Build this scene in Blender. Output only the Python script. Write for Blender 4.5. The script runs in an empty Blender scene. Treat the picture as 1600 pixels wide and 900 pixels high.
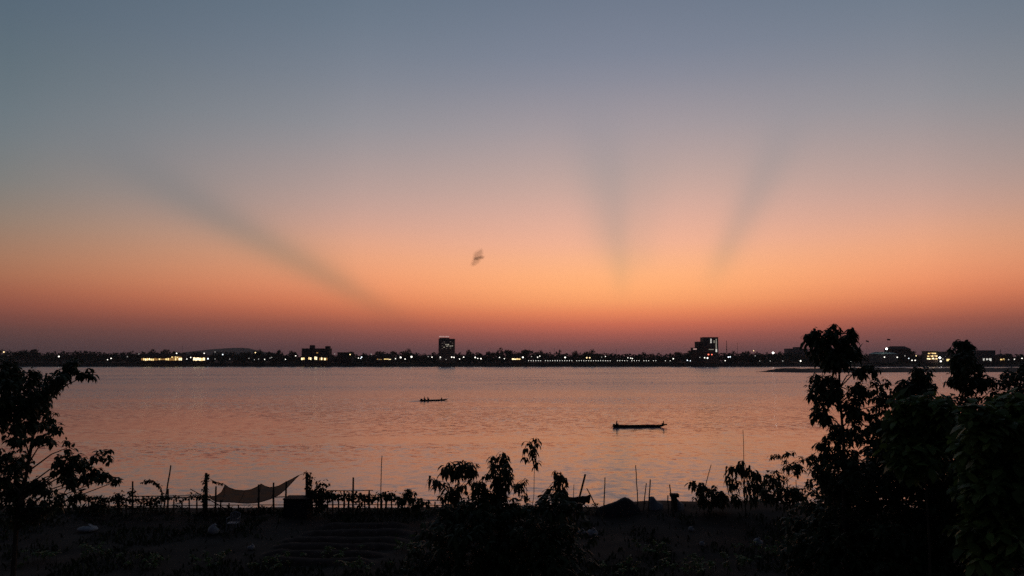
import bpy, math, random
from mathutils import Vector, noise
R = math.radians
sc = bpy.context.scene
COL = sc.collection
rnd = random.Random(7)

# ------------------------------------------------------------------ camera
F_PX, PITCH, CAMZ = 1186.0, math.atan((563 - 450) / 1186.0), 12.0
CAM = Vector((0, 0, CAMZ))
FWD = Vector((0, math.cos(PITCH), math.sin(PITCH)))
UPV = Vector((0, -math.sin(PITCH), math.cos(PITCH)))

def ray(px, py):
    return FWD + Vector((1, 0, 0)) * ((px - 800) / F_PX) + UPV * ((450 - py) / F_PX)
def P(px, py, Y):
    d = ray(px, py)
    return CAM + d * (Y / d.y)
def on_water(px, py, z=0.0):
    d = ray(px, py)
    return CAM + d * ((z - CAMZ) / d.z)
def X(px, Y):
    return P(px, 563, Y).x

cam_data = bpy.data.cameras.new("camera")
cam_data.sensor_width = 36.0
cam_data.lens = F_PX / 1600.0 * 36.0
cam_data.clip_start, cam_data.clip_end = 0.1, 40000
cam = bpy.data.objects.new("camera", cam_data)
COL.objects.link(cam)
cam.location = CAM
cam.rotation_euler = (R(90) + PITCH, 0, 0)
sc.camera = cam

sc.view_settings.view_transform = 'Standard'
sc.view_settings.look = 'None'
sc.view_settings.exposure = 0
sc.view_settings.gamma = 1
sc.view_settings.use_curve_mapping = False
sc.render.engine = 'CYCLES'
sc.cycles.use_denoising = False
sc.cycles.max_bounces = 6
sc.cycles.transparent_max_bounces = 12
sc.cycles.sample_clamp_indirect = 2.0

# ------------------------------------------------------------------ sky
def lin(c):
    c = c / 255.0
    return c / 12.92 if c <= 0.04045 else ((c + 0.055) / 1.055) ** 2.4

SUN_PX = (981, 690)
S = ray(*SUN_PX).normalized()
SR = S.cross(Vector((0, 0, 1))).normalized()
SU = SR.cross(S).normalized()
SUN_AZ = math.degrees(math.atan2(S.x, S.y))
SUN_EL = math.degrees(math.asin(S.z))

def elev(px, py):
    return math.degrees(math.asin(ray(px, py).normalized().z))

# dusk colours at four bearings from the sunken sun: (elevation in degrees, display colour)
def column(px, rows):
    return [(elev(px, y), c) for y, c in rows]
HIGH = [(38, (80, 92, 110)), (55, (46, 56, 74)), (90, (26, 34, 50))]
C0 = column(980, [(562, (106, 77, 84)), (548, (118, 82, 83)), (532, (144, 86, 83)), (516, (184, 98, 84)), (500, (220, 116, 87)), (486, (242, 141, 95)), (464, (258, 171, 111)),
                  (440, (264, 181, 122)), (415, (258, 184, 134)), (380, (245, 181, 151)), (330, (222, 175, 158)), (280, (197, 168, 159)),
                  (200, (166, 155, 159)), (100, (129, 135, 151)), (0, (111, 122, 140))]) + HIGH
C24 = column(460, [(562, (94, 68, 73)), (545, (102, 72, 76)), (522, (128, 79, 76)), (500, (166, 92, 76)), (480, (210, 116, 84)), (462, (232, 136, 96)),
                   (440, (242, 152, 110)), (410, (240, 163, 122)), (380, (230, 166, 134)), (340, (207, 163, 147)), (300, (187, 159, 151)),
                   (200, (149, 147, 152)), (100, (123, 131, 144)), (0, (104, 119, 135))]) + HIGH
C41 = column(60, [(562, (80, 62, 65)), (535, (84, 64, 66)), (515, (100, 68, 66)), (492, (128, 75, 67)), (470, (154, 88, 72)), (448, (166, 102, 78)),
                  (420, (172, 118, 90)), (385, (162, 124, 102)), (350, (149, 128, 113)), (290, (128, 127, 124)), (200, (111, 122, 129)),
                  (100, (97, 112, 122)), (0, (87, 104, 119))]) + [(38, (66, 80, 98)), (55, (42, 52, 70)), (90, (26, 34, 50))]
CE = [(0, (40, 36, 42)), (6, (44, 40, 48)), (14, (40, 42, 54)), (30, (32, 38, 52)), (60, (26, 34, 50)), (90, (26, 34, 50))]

world = bpy.data.worlds.new("World")
sc.world = world
world.use_nodes = True
nt = world.node_tree
nt.nodes.clear()
class V:                                        # tiny expression builder over Math nodes
    def __init__(s, sock): s.s = sock
    def _b(a, op, b=None, c=None):
        n = nt.nodes.new('ShaderNodeMath'); n.operation = op
        for i, v in enumerate((a, b, c)):
            if v is None: continue
            if isinstance(v, V): nt.links.new(v.s, n.inputs[i])
            else: n.inputs[i].default_value = v
        return V(n.outputs[0])
    def __add__(a, b): return V._b(a, 'ADD', b)
    def __sub__(a, b): return V._b(a, 'SUBTRACT', b)
    def __mul__(a, b): return V._b(a, 'MULTIPLY', b)
    def __truediv__(a, b): return V._b(a, 'DIVIDE', b)
def maprange(v, a, b, kind='SMOOTHSTEP'):
    n = nt.nodes.new('ShaderNodeMapRange'); n.interpolation_type = kind
    nt.links.new(v.s, n.inputs['Value'])
    n.inputs['From Min'].default_value = a; n.inputs['From Max'].default_value = b
    return V(n.outputs['Result'])
def dot(sock, vec):
    n = nt.nodes.new('ShaderNodeVectorMath'); n.operation = 'DOT_PRODUCT'
    nt.links.new(sock, n.inputs[0]); n.inputs[1].default_value = vec
    return V(n.outputs['Value'])
tc = nt.nodes.new('ShaderNodeTexCoord')
D = tc.outputs['Generated']
el = V._b(dot(D, (0, 0, 1)), 'ARCSINE') * (180 / math.pi)
az_s = R(SUN_AZ)
hx = dot(D, (math.cos(az_s), -math.sin(az_s), 0))
hy = dot(D, (math.sin(az_s), math.cos(az_s), 0))
phi = V._b(V._b(hx, 'ARCTAN2', hy) * (180 / math.pi), 'ABSOLUTE')

def ramp(stops):
    """a smooth dusk gradient over elevation -2..90 (square-root spaced so that the low sky gets most of the stops)"""
    xs = [math.sqrt((max(e, -2) + 2) / 92) for e, c in stops]
    cs = [[lin(v) for v in c] for e, c in stops]
    def at(x):
        if x <= xs[0]: return cs[0]
        for i in range(len(xs) - 1):
            if x <= xs[i + 1]:
                t = (x - xs[i]) / (xs[i + 1] - xs[i])
                return [a + (b - a) * t for a, b in zip(cs[i], cs[i + 1])]
        return cs[-1]
    n = nt.nodes.new('ShaderNodeValToRGB')
    cr = n.color_ramp; cr.interpolation = 'LINEAR'
    pts = [0.13 + 0.50 * i / 26 for i in range(27)] + [0.7, 0.8, 0.9, 1.0]
    while len(cr.elements) < len(pts): cr.elements.new(0.5)
    for e_, p in zip(cr.elements, pts): e_.position = p
    for e_, p in zip(cr.elements, pts):
        acc = [0, 0, 0]; wt = 0
        for k in range(-4, 5):
            w = math.exp(-(k / 2.2) ** 2); a = at(p + k * 0.004)
            acc = [q + w * r_ for q, r_ in zip(acc, a)]; wt += w
        e_.color = [q / wt for q in acc] + [1]
    t = V._b((el + 2.0) / 92.0, 'MAXIMUM', 0.0)
    nt.links.new(V._b(t, 'SQRT').s, n.inputs[0])
    return n.outputs[0]
def mix(a, b, f):
    n = nt.nodes.new('ShaderNodeMix'); n.data_type = 'RGBA'
    nt.links.new(f.s, n.inputs['Factor']); nt.links.new(a, n.inputs[6])
    if isinstance(b, tuple): n.inputs[7].default_value = b
    else: nt.links.new(b, n.inputs[7])
    return n.outputs[2]
c = mix(ramp(C0), ramp(C24), maprange(phi, 0, 26))
c = mix(c, ramp(C41), maprange(phi, 20, 43, 'LINEAR'))
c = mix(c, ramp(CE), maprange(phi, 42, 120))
# crepuscular rays: shadows of clouds below the horizon fanning out from the sunken sun
ds = dot(D, tuple(S))
gu, gv = dot(D, tuple(SR)) / ds, dot(D, tuple(SU)) / ds
ang = V._b(gu, 'ARCTAN2', gv) * (180 / math.pi)
rad = V._b(gu * gu + gv * gv, 'SQRT')
front = maprange(ds, 0.1, 0.3)
def polar(px, py):
    d = ray(px, py).normalized(); s_ = d.dot(S)
    u, v = d.dot(SR) / s_, d.dot(SU) / s_
    return math.degrees(math.atan2(u, v)), math.hypot(u, v)
def beam(c0, in0, in1, out0, out1, sigma, amp, tint):
    global c
    a0 = polar(*c0)[0]
    q = (ang - a0) / sigma
    g = V._b(2.718, 'POWER', q * q * -1.0)
    w = g * maprange(rad, polar(*in0)[1], polar(*in1)[1]) * (V._b(1.0, 'SUBTRACT', maprange(rad, polar(*out0)[1], polar(*out1)[1]))) * front * amp
    n = nt.nodes.new('ShaderNodeMix'); n.data_type = 'RGBA'; n.blend_type = 'MULTIPLY'
    nt.links.new(w.s, n.inputs['Factor']); nt.links.new(c, n.inputs[6]); n.inputs[7].default_value = tint + (1,)
    c = n.outputs[2]
TINT = (0.55, 0.76, 0.87)
beam((430, 388), (680, 525), (520, 430), (420, 372), (90, 190), 2.4, 0.58, TINT)
beam((430, 380), (640, 490), (480, 400), (380, 330), (60, 120), 5.5, 0.16, TINT)
beam((968, 380), (976, 490), (969, 400), (964, 370), (930, 150), 4.2, 0.38, TINT)
beam((935, 300), (974, 440), (950, 360), (938, 310), (890, 110), 5.5, 0.30, TINT)
beam((1010, 320), (980, 450), (990, 390), (1005, 330), (1030, 150), 5.0, 0.20, TINT)
beam((1160, 343), (1102, 480), (1142, 380), (1168, 333), (1250, 130), 3.8, 0.42, TINT)
# a trace of the physical sky on top
sky = nt.nodes.new('ShaderNodeTexSky'); sky.sky_type = 'NISHITA'; sky.sun_disc = False
sky.sun_elevation = R(max(SUN_EL, -1)); sky.sun_rotation = R(SUN_AZ); sky.altitude = 200
bg1 = nt.nodes.new('ShaderNodeBackground'); bg2 = nt.nodes.new('ShaderNodeBackground')
nt.links.new(c, bg1.inputs[0]); bg1.inputs[1].default_value = 1.0
nt.links.new(sky.outputs[0], bg2.inputs[0]); bg2.inputs[1].default_value = 0.008
add = nt.nodes.new('ShaderNodeAddShader'); out = nt.nodes.new('ShaderNodeOutputWorld')
nt.links.new(bg1.outputs[0], add.inputs[0]); nt.links.new(bg2.outputs[0], add.inputs[1]); nt.links.new(add.outputs[0], out.inputs[0])

# ------------------------------------------------------------------ materials
MATS = {}
def mat(name, col, rough=0.8, var=0.25, scale=3.0, island=False, metallic=0.0, translucent=0.0, bump=0.0):
    if name in MATS: return MATS[name]
    m = bpy.data.materials.new(name); m.use_nodes = True
    t = m.node_tree; b = t.nodes['Principled BSDF']
    b.inputs['Roughness'].default_value = rough; b.inputs['Metallic'].default_value = metallic
    b.inputs['Specular IOR Level'].default_value = 0.2
    if island:
        g = t.nodes.new('ShaderNodeNewGeometry'); src = g.outputs['Random Per Island']
    else:
        tx = t.nodes.new('ShaderNodeTexCoord'); n = t.nodes.new('ShaderNodeTexNoise')
        n.inputs['Scale'].default_value = scale; n.inputs['Detail'].default_value = 5
        t.links.new(tx.outputs['Object'], n.inputs['Vector']); src = n.outputs['Fac']
        if bump:
            bp = t.nodes.new('ShaderNodeBump'); bp.inputs['Strength'].default_value = bump
            t.links.new(src, bp.inputs['Height']); t.links.new(bp.outputs[0], b.inputs['Normal'])
    cr = t.nodes.new('ShaderNodeValToRGB')
    lo = [v * (1 - var) for v in col]; hi = [min(1, v * (1 + var)) for v in col]
    a0, a1 = (0.0, 1.0) if island else (0.3, 0.7)
    cr.color_ramp.elements[0].position = a0; cr.color_ramp.elements[0].color = lo + [1]
    cr.color_ramp.elements[1].position = a1; cr.color_ramp.elements[1].color = hi + [1]
    t.links.new(src, cr.inputs[0]); t.links.new(cr.outputs[0], b.inputs['Base Color'])
    if translucent:
        tr = t.nodes.new('ShaderNodeBsdfTranslucent'); mx = t.nodes.new('ShaderNodeMixShader'); mx.inputs[0].default_value = translucent
        t.links.new(cr.outputs[0], tr.inputs[0])
        t.links.new(b.outputs[0], mx.inputs[1]); t.links.new(tr.outputs[0], mx.inputs[2])
        t.links.new(mx.outputs[0], t.nodes['Material Output'].inputs[0])
    MATS[name] = m
    return m
def lamp_mat(name, col, power):
    if name in MATS: return MATS[name]
    m = bpy.data.materials.new(name); m.use_nodes = True
    b = m.node_tree.nodes['Principled BSDF']
    b.inputs['Base Color'].default_value = (0.8, 0.8, 0.8, 1)
    b.inputs['Emission Color'].default_value = col + (1,); b.inputs['Emission Strength'].default_value = power
    MATS[name] = m
    return m

LEAF = mat('dark_leaf', (0.045, 0.06, 0.025), 0.55, 0.5, island=True, translucent=0.22)
LEAF2 = mat('olive_leaf', (0.055, 0.062, 0.026), 0.6, 0.5, island=True, translucent=0.2)
LEAFG = mat('green_leaf', (0.10, 0.155, 0.038), 0.5, 0.45, island=True, translucent=0.3)  # paler, greener leaf colour than the other foliage
FARLEAF = mat('distant_leaf', (0.045, 0.06, 0.03), 0.9, 0.4, island=True)
BARK = mat('bark', (0.07, 0.055, 0.04), 0.9, 0.4, 6, bump=0.4)
BAMBOO = mat('weathered_bamboo', (0.12, 0.09, 0.06), 0.7, 0.35, 8)
WOOD = mat('dark_boat_wood', (0.05, 0.035, 0.025), 0.6, 0.4, 4)
SKIN = mat('skin', (0.25, 0.14, 0.09), 0.6, 0.1)
SHIRT = mat('dark_shirt', (0.05, 0.05, 0.07), 0.9, 0.2)
HAIR = mat('black_hair', (0.01, 0.009, 0.008), 0.6, 0.1)
STEEL = mat('dark_steel', (0.08, 0.08, 0.085), 0.5, 0.2, metallic=0.6)
GALV = mat('galvanised_pole', (0.12, 0.12, 0.125), 0.5, 0.15, metallic=0.4)
CONC = mat('weathered_concrete', (0.2, 0.135, 0.11), 0.9, 0.2, 0.15)
PLASTER = mat('grey_plaster', (0.12, 0.11, 0.11), 0.9, 0.15, 0.1)
ROOF = mat('dark_roof_tile', (0.09, 0.06, 0.05), 0.9, 0.3, 0.4)
PANE = mat('dark_window', (0.03, 0.035, 0.04), 0.2, 0.2, 0.3)
GREENROOF = mat('pale_green_roof', (0.40, 0.55, 0.48), 0.6, 0.15, 0.1)
TARP = mat('faded_tarpaulin', (0.035, 0.03, 0.03), 0.8, 0.35, 2, bump=0.5)
SACK = mat('white_woven_sack', (0.3, 0.3, 0.3), 0.7, 0.35, 5, bump=0.3)
PALETARP = mat('pale_tarpaulin', (0.2, 0.2, 0.215), 0.7, 0.3, 3, bump=0.3)
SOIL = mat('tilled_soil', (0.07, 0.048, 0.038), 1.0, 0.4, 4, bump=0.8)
WHITE_L = lamp_mat('white_lamp', (1.0, 0.93, 0.82), 2.2)
COOL_L = lamp_mat('cool_lamp', (0.85, 0.93, 1.0), 2.1)
DIM_L = lamp_mat('dim_lamp', (1.0, 0.93, 0.85), 0.6)
WARM_L = lamp_mat('warm_lamp', (1.0, 0.72, 0.36), 2.0)
BIG_L = lamp_mat('flood_lamp', (1.0, 0.97, 0.92), 6.0)
RED_L = lamp_mat('red_lamp', (1.0, 0.16, 0.09), 2.2)
WIN_Y = lamp_mat('yellow_window', (1.0, 0.70, 0.28), 1.5)
WIN_Y2 = lamp_mat('bright_yellow_window', (1.0, 0.80, 0.45), 2.2)
WIN_A = lamp_mat('amber_window', (1.0, 0.50, 0.12), 0.4)
WIN_D = lamp_mat('dim_window', (0.95, 0.86, 0.66), 0.24)
WIN_E = lamp_mat('faint_window', (1.0, 0.7, 0.45), 0.06)
WIN_W = lamp_mat('white_window', (1.0, 0.95, 0.85), 0.7)
SIGN_L = lamp_mat('pink_sign_letter', (1.0, 0.60, 0.52), 0.45)

# ------------------------------------------------------------------ mesh helpers
class MB:
    def __init__(s): s.v = []; s.f = []; s.m = []
    def add(s, vs, fs, mi=0):
        o = len(s.v); s.v += [tuple(v) for v in vs]
        for f in fs: s.f.append(tuple(i + o for i in f)); s.m.append(mi)
    def box(s, c, sx, sy, sz, mi=0):
        x, y, z = c; a, b, h = sx / 2, sy / 2, sz / 2
        s.add([(x-a,y-b,z-h),(x+a,y-b,z-h),(x+a,y+b,z-h),(x-a,y+b,z-h),(x-a,y-b,z+h),(x+a,y-b,z+h),(x+a,y+b,z+h),(x-a,y+b,z+h)],
              [(0,3,2,1),(4,5,6,7),(0,1,5,4),(1,2,6,5),(2,3,7,6),(3,0,4,7)], mi)
    def tube(s, pts, r0, r1=None, n=6, mi=0):
        pts = [Vector(p) for p in pts]; r1 = r0 if r1 is None else r1
        m = len(pts); vs = []; fs = []
        for i, p in enumerate(pts):
            t = (pts[min(i + 1, m - 1)] - pts[max(i - 1, 0)])
            t = t.normalized() if t.length > 1e-9 else Vector((0, 0, 1))
            a = t.cross(Vector((0, 1, 0)) if abs(t.y) < 0.9 else Vector((1, 0, 0))).normalized(); b = t.cross(a)
            r = r0 + (r1 - r0) * i / max(1, m - 1)
            for k in range(n):
                w = 2 * math.pi * k / n
                vs.append(p + a * (r * math.cos(w)) + b * (r * math.sin(w)))
        for i in range(m - 1):
            for k in range(n):
                fs.append((i*n+k, i*n+(k+1)%n, (i+1)*n+(k+1)%n, (i+1)*n+k))
        fs.append(tuple(range(n - 1, -1, -1))); fs.append(tuple((m-1)*n+k for k in range(n)))
        s.add(vs, fs, mi)
    def ball(s, c, rx, ry=None, rz=None, nu=8, nv=5, mi=0):
        ry = ry or rx; rz = rz or rx; c = Vector(c)
        vs = [c + Vector((0, 0, -rz))]
        for j in range(1, nv):
            t = math.pi * j / nv - math.pi / 2
            for i in range(nu):
                w = 2 * math.pi * i / nu
                vs.append(c + Vector((rx*math.cos(t)*math.cos(w), ry*math.cos(t)*math.sin(w), rz*math.sin(t))))
        vs.append(c + Vector((0, 0, rz))); top = len(vs) - 1
        fs = [(0, 1+(i+1)%nu, 1+i) for i in range(nu)]
        for j in range(nv - 2):
            for i in range(nu):
                a = 1 + j*nu; fs.append((a+i, a+(i+1)%nu, a+nu+(i+1)%nu, a+nu+i))
        a = 1 + (nv-2)*nu
        fs += [(a+i, a+(i+1)%nu, top) for i in range(nu)]
        s.add(vs, fs, mi)
    def leaf(s, base, d, L, W, droop, rg):
        """one lanceolate leaf: a creased strip that bends towards the ground"""
        d = d.normalized(); side = d.cross(Vector((0, 0, 1)))
        if side.length < 0.05: side = Vector((rg.uniform(-1, 1), rg.uniform(-1, 1), 0.01))
        side.normalize()
        side = (side + Vector((0, 0, rg.uniform(-0.5, 0.5)))).normalized()
        p = Vector(base); pts = [p]; q = d.copy()
        for i in range(3):
            q = (q + Vector((0, 0, -droop))).normalized(); p = p + q * (L / 3); pts.append(p)
        w1, w2 = W * 0.5, W * 0.42
        s.add([pts[0], pts[1] + side*w1, pts[1] - side*w1, pts[2] + side*w2, pts[2] - side*w2, pts[3]], [(0,1,2),(1,3,4,2),(3,5,4)])
    def whorl(s, base, axis, n, L, W, droop, rg):
        axis = axis.normalized()
        a = axis.cross(Vector((0.3, 1, 0.2))).normalized(); b = axis.cross(a)
        o = rg.uniform(0, 6.28)
        for k in range(n):
            w = o + 6.283 * k / n + rg.uniform(-0.3, 0.3); e = rg.uniform(-0.1, 0.7)
            d = (a * math.cos(w) + b * math.sin(w)) * math.cos(e) + axis * math.sin(e)
            s.leaf(Vector(base) - axis * rg.uniform(0, L * 0.5), d, L * rg.uniform(0.65, 1.15), W * rg.uniform(0.8, 1.15), droop * rg.uniform(0.6, 1.3), rg)
    def build(s, name, mats, parent=None, smooth=False, loc=None):
        me = bpy.data.meshes.new(name)
        org = Vector(loc) if loc is not None else Vector((0, 0, 0))
        me.from_pydata([tuple(Vector(v) - org) for v in s.v] if loc is not None else s.v, [], s.f)
        mats = mats if isinstance(mats, (list, tuple)) else [mats]
        for m in mats: me.materials.append(m)
        if len(mats) > 1: me.polygons.foreach_set('material_index', s.m)
        if smooth: me.polygons.foreach_set('use_smooth', [True] * len(me.polygons))
        me.update()
        o = bpy.data.objects.new(name, me); COL.objects.link(o)
        if loc is not None: o.location = org
        if parent: o.parent = parent
        return o
def tag(o, label=None, cat=None, group=None, kind=None):
    if label: o['label'] = label
    if cat: o['category'] = cat
    if group: o['group'] = group
    if kind: o['kind'] = kind
    return o
def thing(name, label, cat, loc=(0, 0, 0), group=None):
    o = bpy.data.objects.new(name, None); COL.objects.link(o); o.location = loc
    o.empty_display_size = 0.2
    return tag(o, label, cat, group)
def part(mb, name, mats, root, smooth=False):
    """a part whose mesh is written in world coordinates and hangs under a thing"""
    o = mb.build(name, mats, None, smooth)
    if root.parent is None: off = Vector(root.location)
    else: off = Vector(root.parent.location) + Vector(root.location)
    o.data.transform(__import__('mathutils').Matrix.Translation(-off))
    o.parent = root
    return o

# ------------------------------------------------------------------ ground, river
def sm(a, b, x):
    t = min(1, max(0, (x - a) / (b - a))); return t * t * (3 - 2 * t)
def nz(x, y, s, o=0): return noise.noise(Vector((x * s, y * s, 3.7 + o)))
def gz(x, y):
    if y > 900:
        z = -4 + 9.5 * sm(1412, 1446, y) + 2 * sm(1446, 1600, y)
        return z
    z = 4.0 + 0.10 * nz(x, y, 0.25) + 0.05 * nz(x, y, 0.9, 5)
    z += 0.34 * sm(5.0, 7.6, x) * (1 - sm(13.5, 17, x)) * sm(35.5, 40, y)
    z += 0.9 * sm(14, 30, abs(x)) * sm(45, 30, y) * 0
    z -= 7.5 * sm(41.0, 66, y)
    return z
def axis_pts(lo, hi, step, outer):
    a = []; x = lo
    while x < hi: a.append(x); x += step
    return [-o for o in reversed(outer)] + a + [hi] + list(outer)
xs = axis_pts(-32, 32, 0.45, [36, 42, 52, 70, 110, 200, 500, 1200, 3000, 9000])
ys = [-200, -60, -20, 0, 8, 14, 18]
y = 20.0
while y < 46: ys.append(y); y += 0.4
ys += [47, 48.5, 50, 52, 54, 57, 60, 64, 68, 75, 90, 150, 400, 900, 1300, 1400, 1412, 1418, 1424, 1430, 1436, 1442, 1450, 1480, 1520, 1600, 2000, 4000, 9000]
g = MB()
for yy in ys:
    for xx in xs: g.v.append((xx, yy, gz(xx, yy)))
nx = len(xs)
for j in range(len(ys) - 1):
    for i in range(nx - 1):
        g.f.append((j*nx+i, j*nx+i+1, (j+1)*nx+i+1, (j+1)*nx+i)); g.m.append(0)
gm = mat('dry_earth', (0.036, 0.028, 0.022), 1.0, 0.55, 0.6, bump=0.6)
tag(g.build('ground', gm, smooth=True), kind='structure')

wm = bpy.data.materials.new('river_water'); wm.use_nodes = True
t = wm.node_tree; b = t.nodes['Principled BSDF']
b.inputs['Base Color'].default_value = (0.30, 0.245, 0.285, 1)
b.inputs['Roughness'].default_value = 0.22; b.inputs['IOR'].default_value = 1.5
b.inputs['Specular IOR Level'].default_value = 0.5
tx = t.nodes.new('ShaderNodeTexCoord')
def wnoise(sx, sy, scale, detail, rough=0.55, dist=0.0):
    mp = t.nodes.new('ShaderNodeMapping'); mp.inputs['Scale'].default_value = (sx, sy, 1)
    t.links.new(tx.outputs['Object'], mp.inputs[0])
    n = t.nodes.new('ShaderNodeTexNoise'); n.inputs['Scale'].default_value = scale; n.inputs['Detail'].default_value = detail
    n.inputs['Roughness'].default_value = rough; n.inputs['Distortion'].default_value = dist
    t.links.new(mp.outputs[0], n.inputs['Vector'])
    return n.outputs['Fac']
def wmath(op, a, b_):
    n = t.nodes.new('ShaderNodeMath'); n.operation = op
    for i, v in enumerate((a, b_)):
        if isinstance(v, (int, float)): n.inputs[i].default_value = v
        else: t.links.new(v, n.inputs[i])
    return n.outputs[0]
# wave slopes straight from noise (calm by the bank, wind-ruffled in mid river, with smoother patches)
def wcol(sx, sy, scale, detail, amp):
    mp = t.nodes.new('ShaderNodeMapping'); mp.inputs['Scale'].default_value = (sx, sy, 1)
    t.links.new(tx.outputs['Object'], mp.inputs[0])
    n = t.nodes.new('ShaderNodeTexNoise'); n.inputs['Scale'].default_value = scale; n.inputs['Detail'].default_value = detail
    t.links.new(mp.outputs[0], n.inputs['Vector'])
    sub = t.nodes.new('ShaderNodeVectorMath'); sub.operation = 'SUBTRACT'; sub.inputs[1].default_value = (0.5, 0.5, 0.5)
    t.links.new(n.outputs['Color'], sub.inputs[0])
    mu = t.nodes.new('ShaderNodeVectorMath'); mu.operation = 'MULTIPLY'; mu.inputs[1].default_value = (amp * 0.45, amp, 0)
    t.links.new(sub.outputs[0], mu.inputs[0])
    return mu.outputs[0]
def vadd(a, b_):
    n = t.nodes.new('ShaderNodeVectorMath'); n.operation = 'ADD'; t.links.new(a, n.inputs[0]); t.links.new(b_, n.inputs[1]); return n.outputs[0]
slope = vadd(vadd(wcol(0.7, 1.0, 3.0, 2, 0.7), wcol(0.75, 1.0, 0.9, 4, 1.1)), wcol(0.35, 1.0, 0.12, 3, 0.07))
sep = t.nodes.new('ShaderNodeSeparateXYZ'); t.links.new(tx.outputs['Object'], sep.inputs[0])
def wramp(src, a, b_, c_, d_):
    n = t.nodes.new('ShaderNodeMapRange'); n.interpolation_type = 'SMOOTHSTEP'
    for k, v in zip(('From Min', 'From Max', 'To Min', 'To Max'), (a, b_, c_, d_)): n.inputs[k].default_value = v
    t.links.new(src, n.inputs['Value']); return n.outputs['Result']
wind = wramp(sep.outputs['Y'], 60, 520, 0.13, 0.90)
t.links.new(wramp(sep.outputs['Y'], 60, 400, 0.13, 0.25), b.inputs['Roughness'])
calm = wramp(wnoise(0.30, 1.0, 0.020, 5, 0.62, 0.5), 0.40, 0.60, 0.35, 1.45)
amp_ = wmath('MULTIPLY', wmath('MULTIPLY', wind, calm), wramp(wnoise(0.45, 1.0, 0.0065, 3, 0.55, 0.6), 0.40, 0.60, 0.62, 1.30))
sc_ = t.nodes.new('ShaderNodeVectorMath'); sc_.operation = 'SCALE'; t.links.new(slope, sc_.inputs[0]); t.links.new(amp_, sc_.inputs['Scale'])
up_ = t.nodes.new('ShaderNodeVectorMath'); up_.operation = 'ADD'; up_.inputs[1].default_value = (0, 0, 1); t.links.new(sc_.outputs[0], up_.inputs[0])
nrm = t.nodes.new('ShaderNodeVectorMath'); nrm.operation = 'NORMALIZE'; t.links.new(up_.outputs[0], nrm.inputs[0]); t.links.new(nrm.outputs[0], b.inputs['Normal'])
w = MB(); w.add([(-9000, 44, 0), (9000, 44, 0), (9000, 1445, 0), (-9000, 1445, 0)], [(0, 1, 2, 3)])
tag(w.build('river_water', wm), kind='structure')

# hills far behind the town, and the low sandbar in the river
h = MB()
HY = 8500
prof = [(270, 553), (300, 549), (325, 546.2), (340, 545), (355, 544), (376, 543.3), (388, 544.2), (396, 546), (410, 549), (430, 553)]
for i, (px, py) in enumerate(prof):
    a = P(px, py, HY)
    h.v += [(a.x, HY - 500, 6), (a.x, HY, a.z), (a.x, HY + 350, 6)]
for i in range(len(prof) - 1):
    for k in range(2): h.f.append((i*3+k, i*3+3+k, i*3+4+k, i*3+1+k)); h.m.append(0)
tag(h.build('hills', mat('far_forest', (0.05, 0.06, 0.04), 1, 0.2, 0.01), smooth=True), kind='structure')

sb = MB(); rs = random.Random(5)
nseg = 90
for i in range(nseg + 1):
    u = i / nseg; x0 = 1180 + u * 520
    yc = 790 + 70 * u; wd = 6 + 55 * sm(0, 0.12, u); hh = 0.3 + 3.2 * sm(0, 0.10, u) * (1 + 0.25 * rs.uniform(-1, 1))
    x_ = (x0 - 800) / F_PX * yc
    sb.v += [(x_, yc - wd, -0.8), (x_, yc - wd * 0.6, hh * 0.7), (x_, yc, hh), (x_, yc + wd * 0.6, hh * 0.7), (x_, yc + wd, -0.8)]
for i in range(nseg):
    for k in range(4): sb.f.append((i*5+k, i*5+5+k, i*5+6+k, i*5+1+k)); sb.m.append(0)
tag(sb.build('sandbar_land', mat('wet_sand', (0.07, 0.055, 0.045), 0.9, 0.3, 0.2), smooth=True), kind='structure')
sg = MB()
for i in range(1500):
    u = rs.random() ** 0.8; yc = 790 + 70 * u; x_ = (1190 + u * 500 - 800) / F_PX * yc
    if nz(x_, 0, 0.03) < -0.1: continue
    p = Vector((x_, yc + rs.uniform(-28, 20) * sm(0, 0.15, u), 1.6)); hgt = rs.uniform(0.8, 2.6) * sm(0, 0.06, u)
    for k in range(2):
        d = Vector((rs.uniform(-1, 1), rs.uniform(-1, 1), 0)) * 1.2
        sg.add([p - d, p + d, p + Vector((rs.uniform(-.6, .6), 0, hgt))], [(0, 1, 2)])
tag(sg.build('undergrowth', FARLEAF), kind='stuff')

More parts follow.
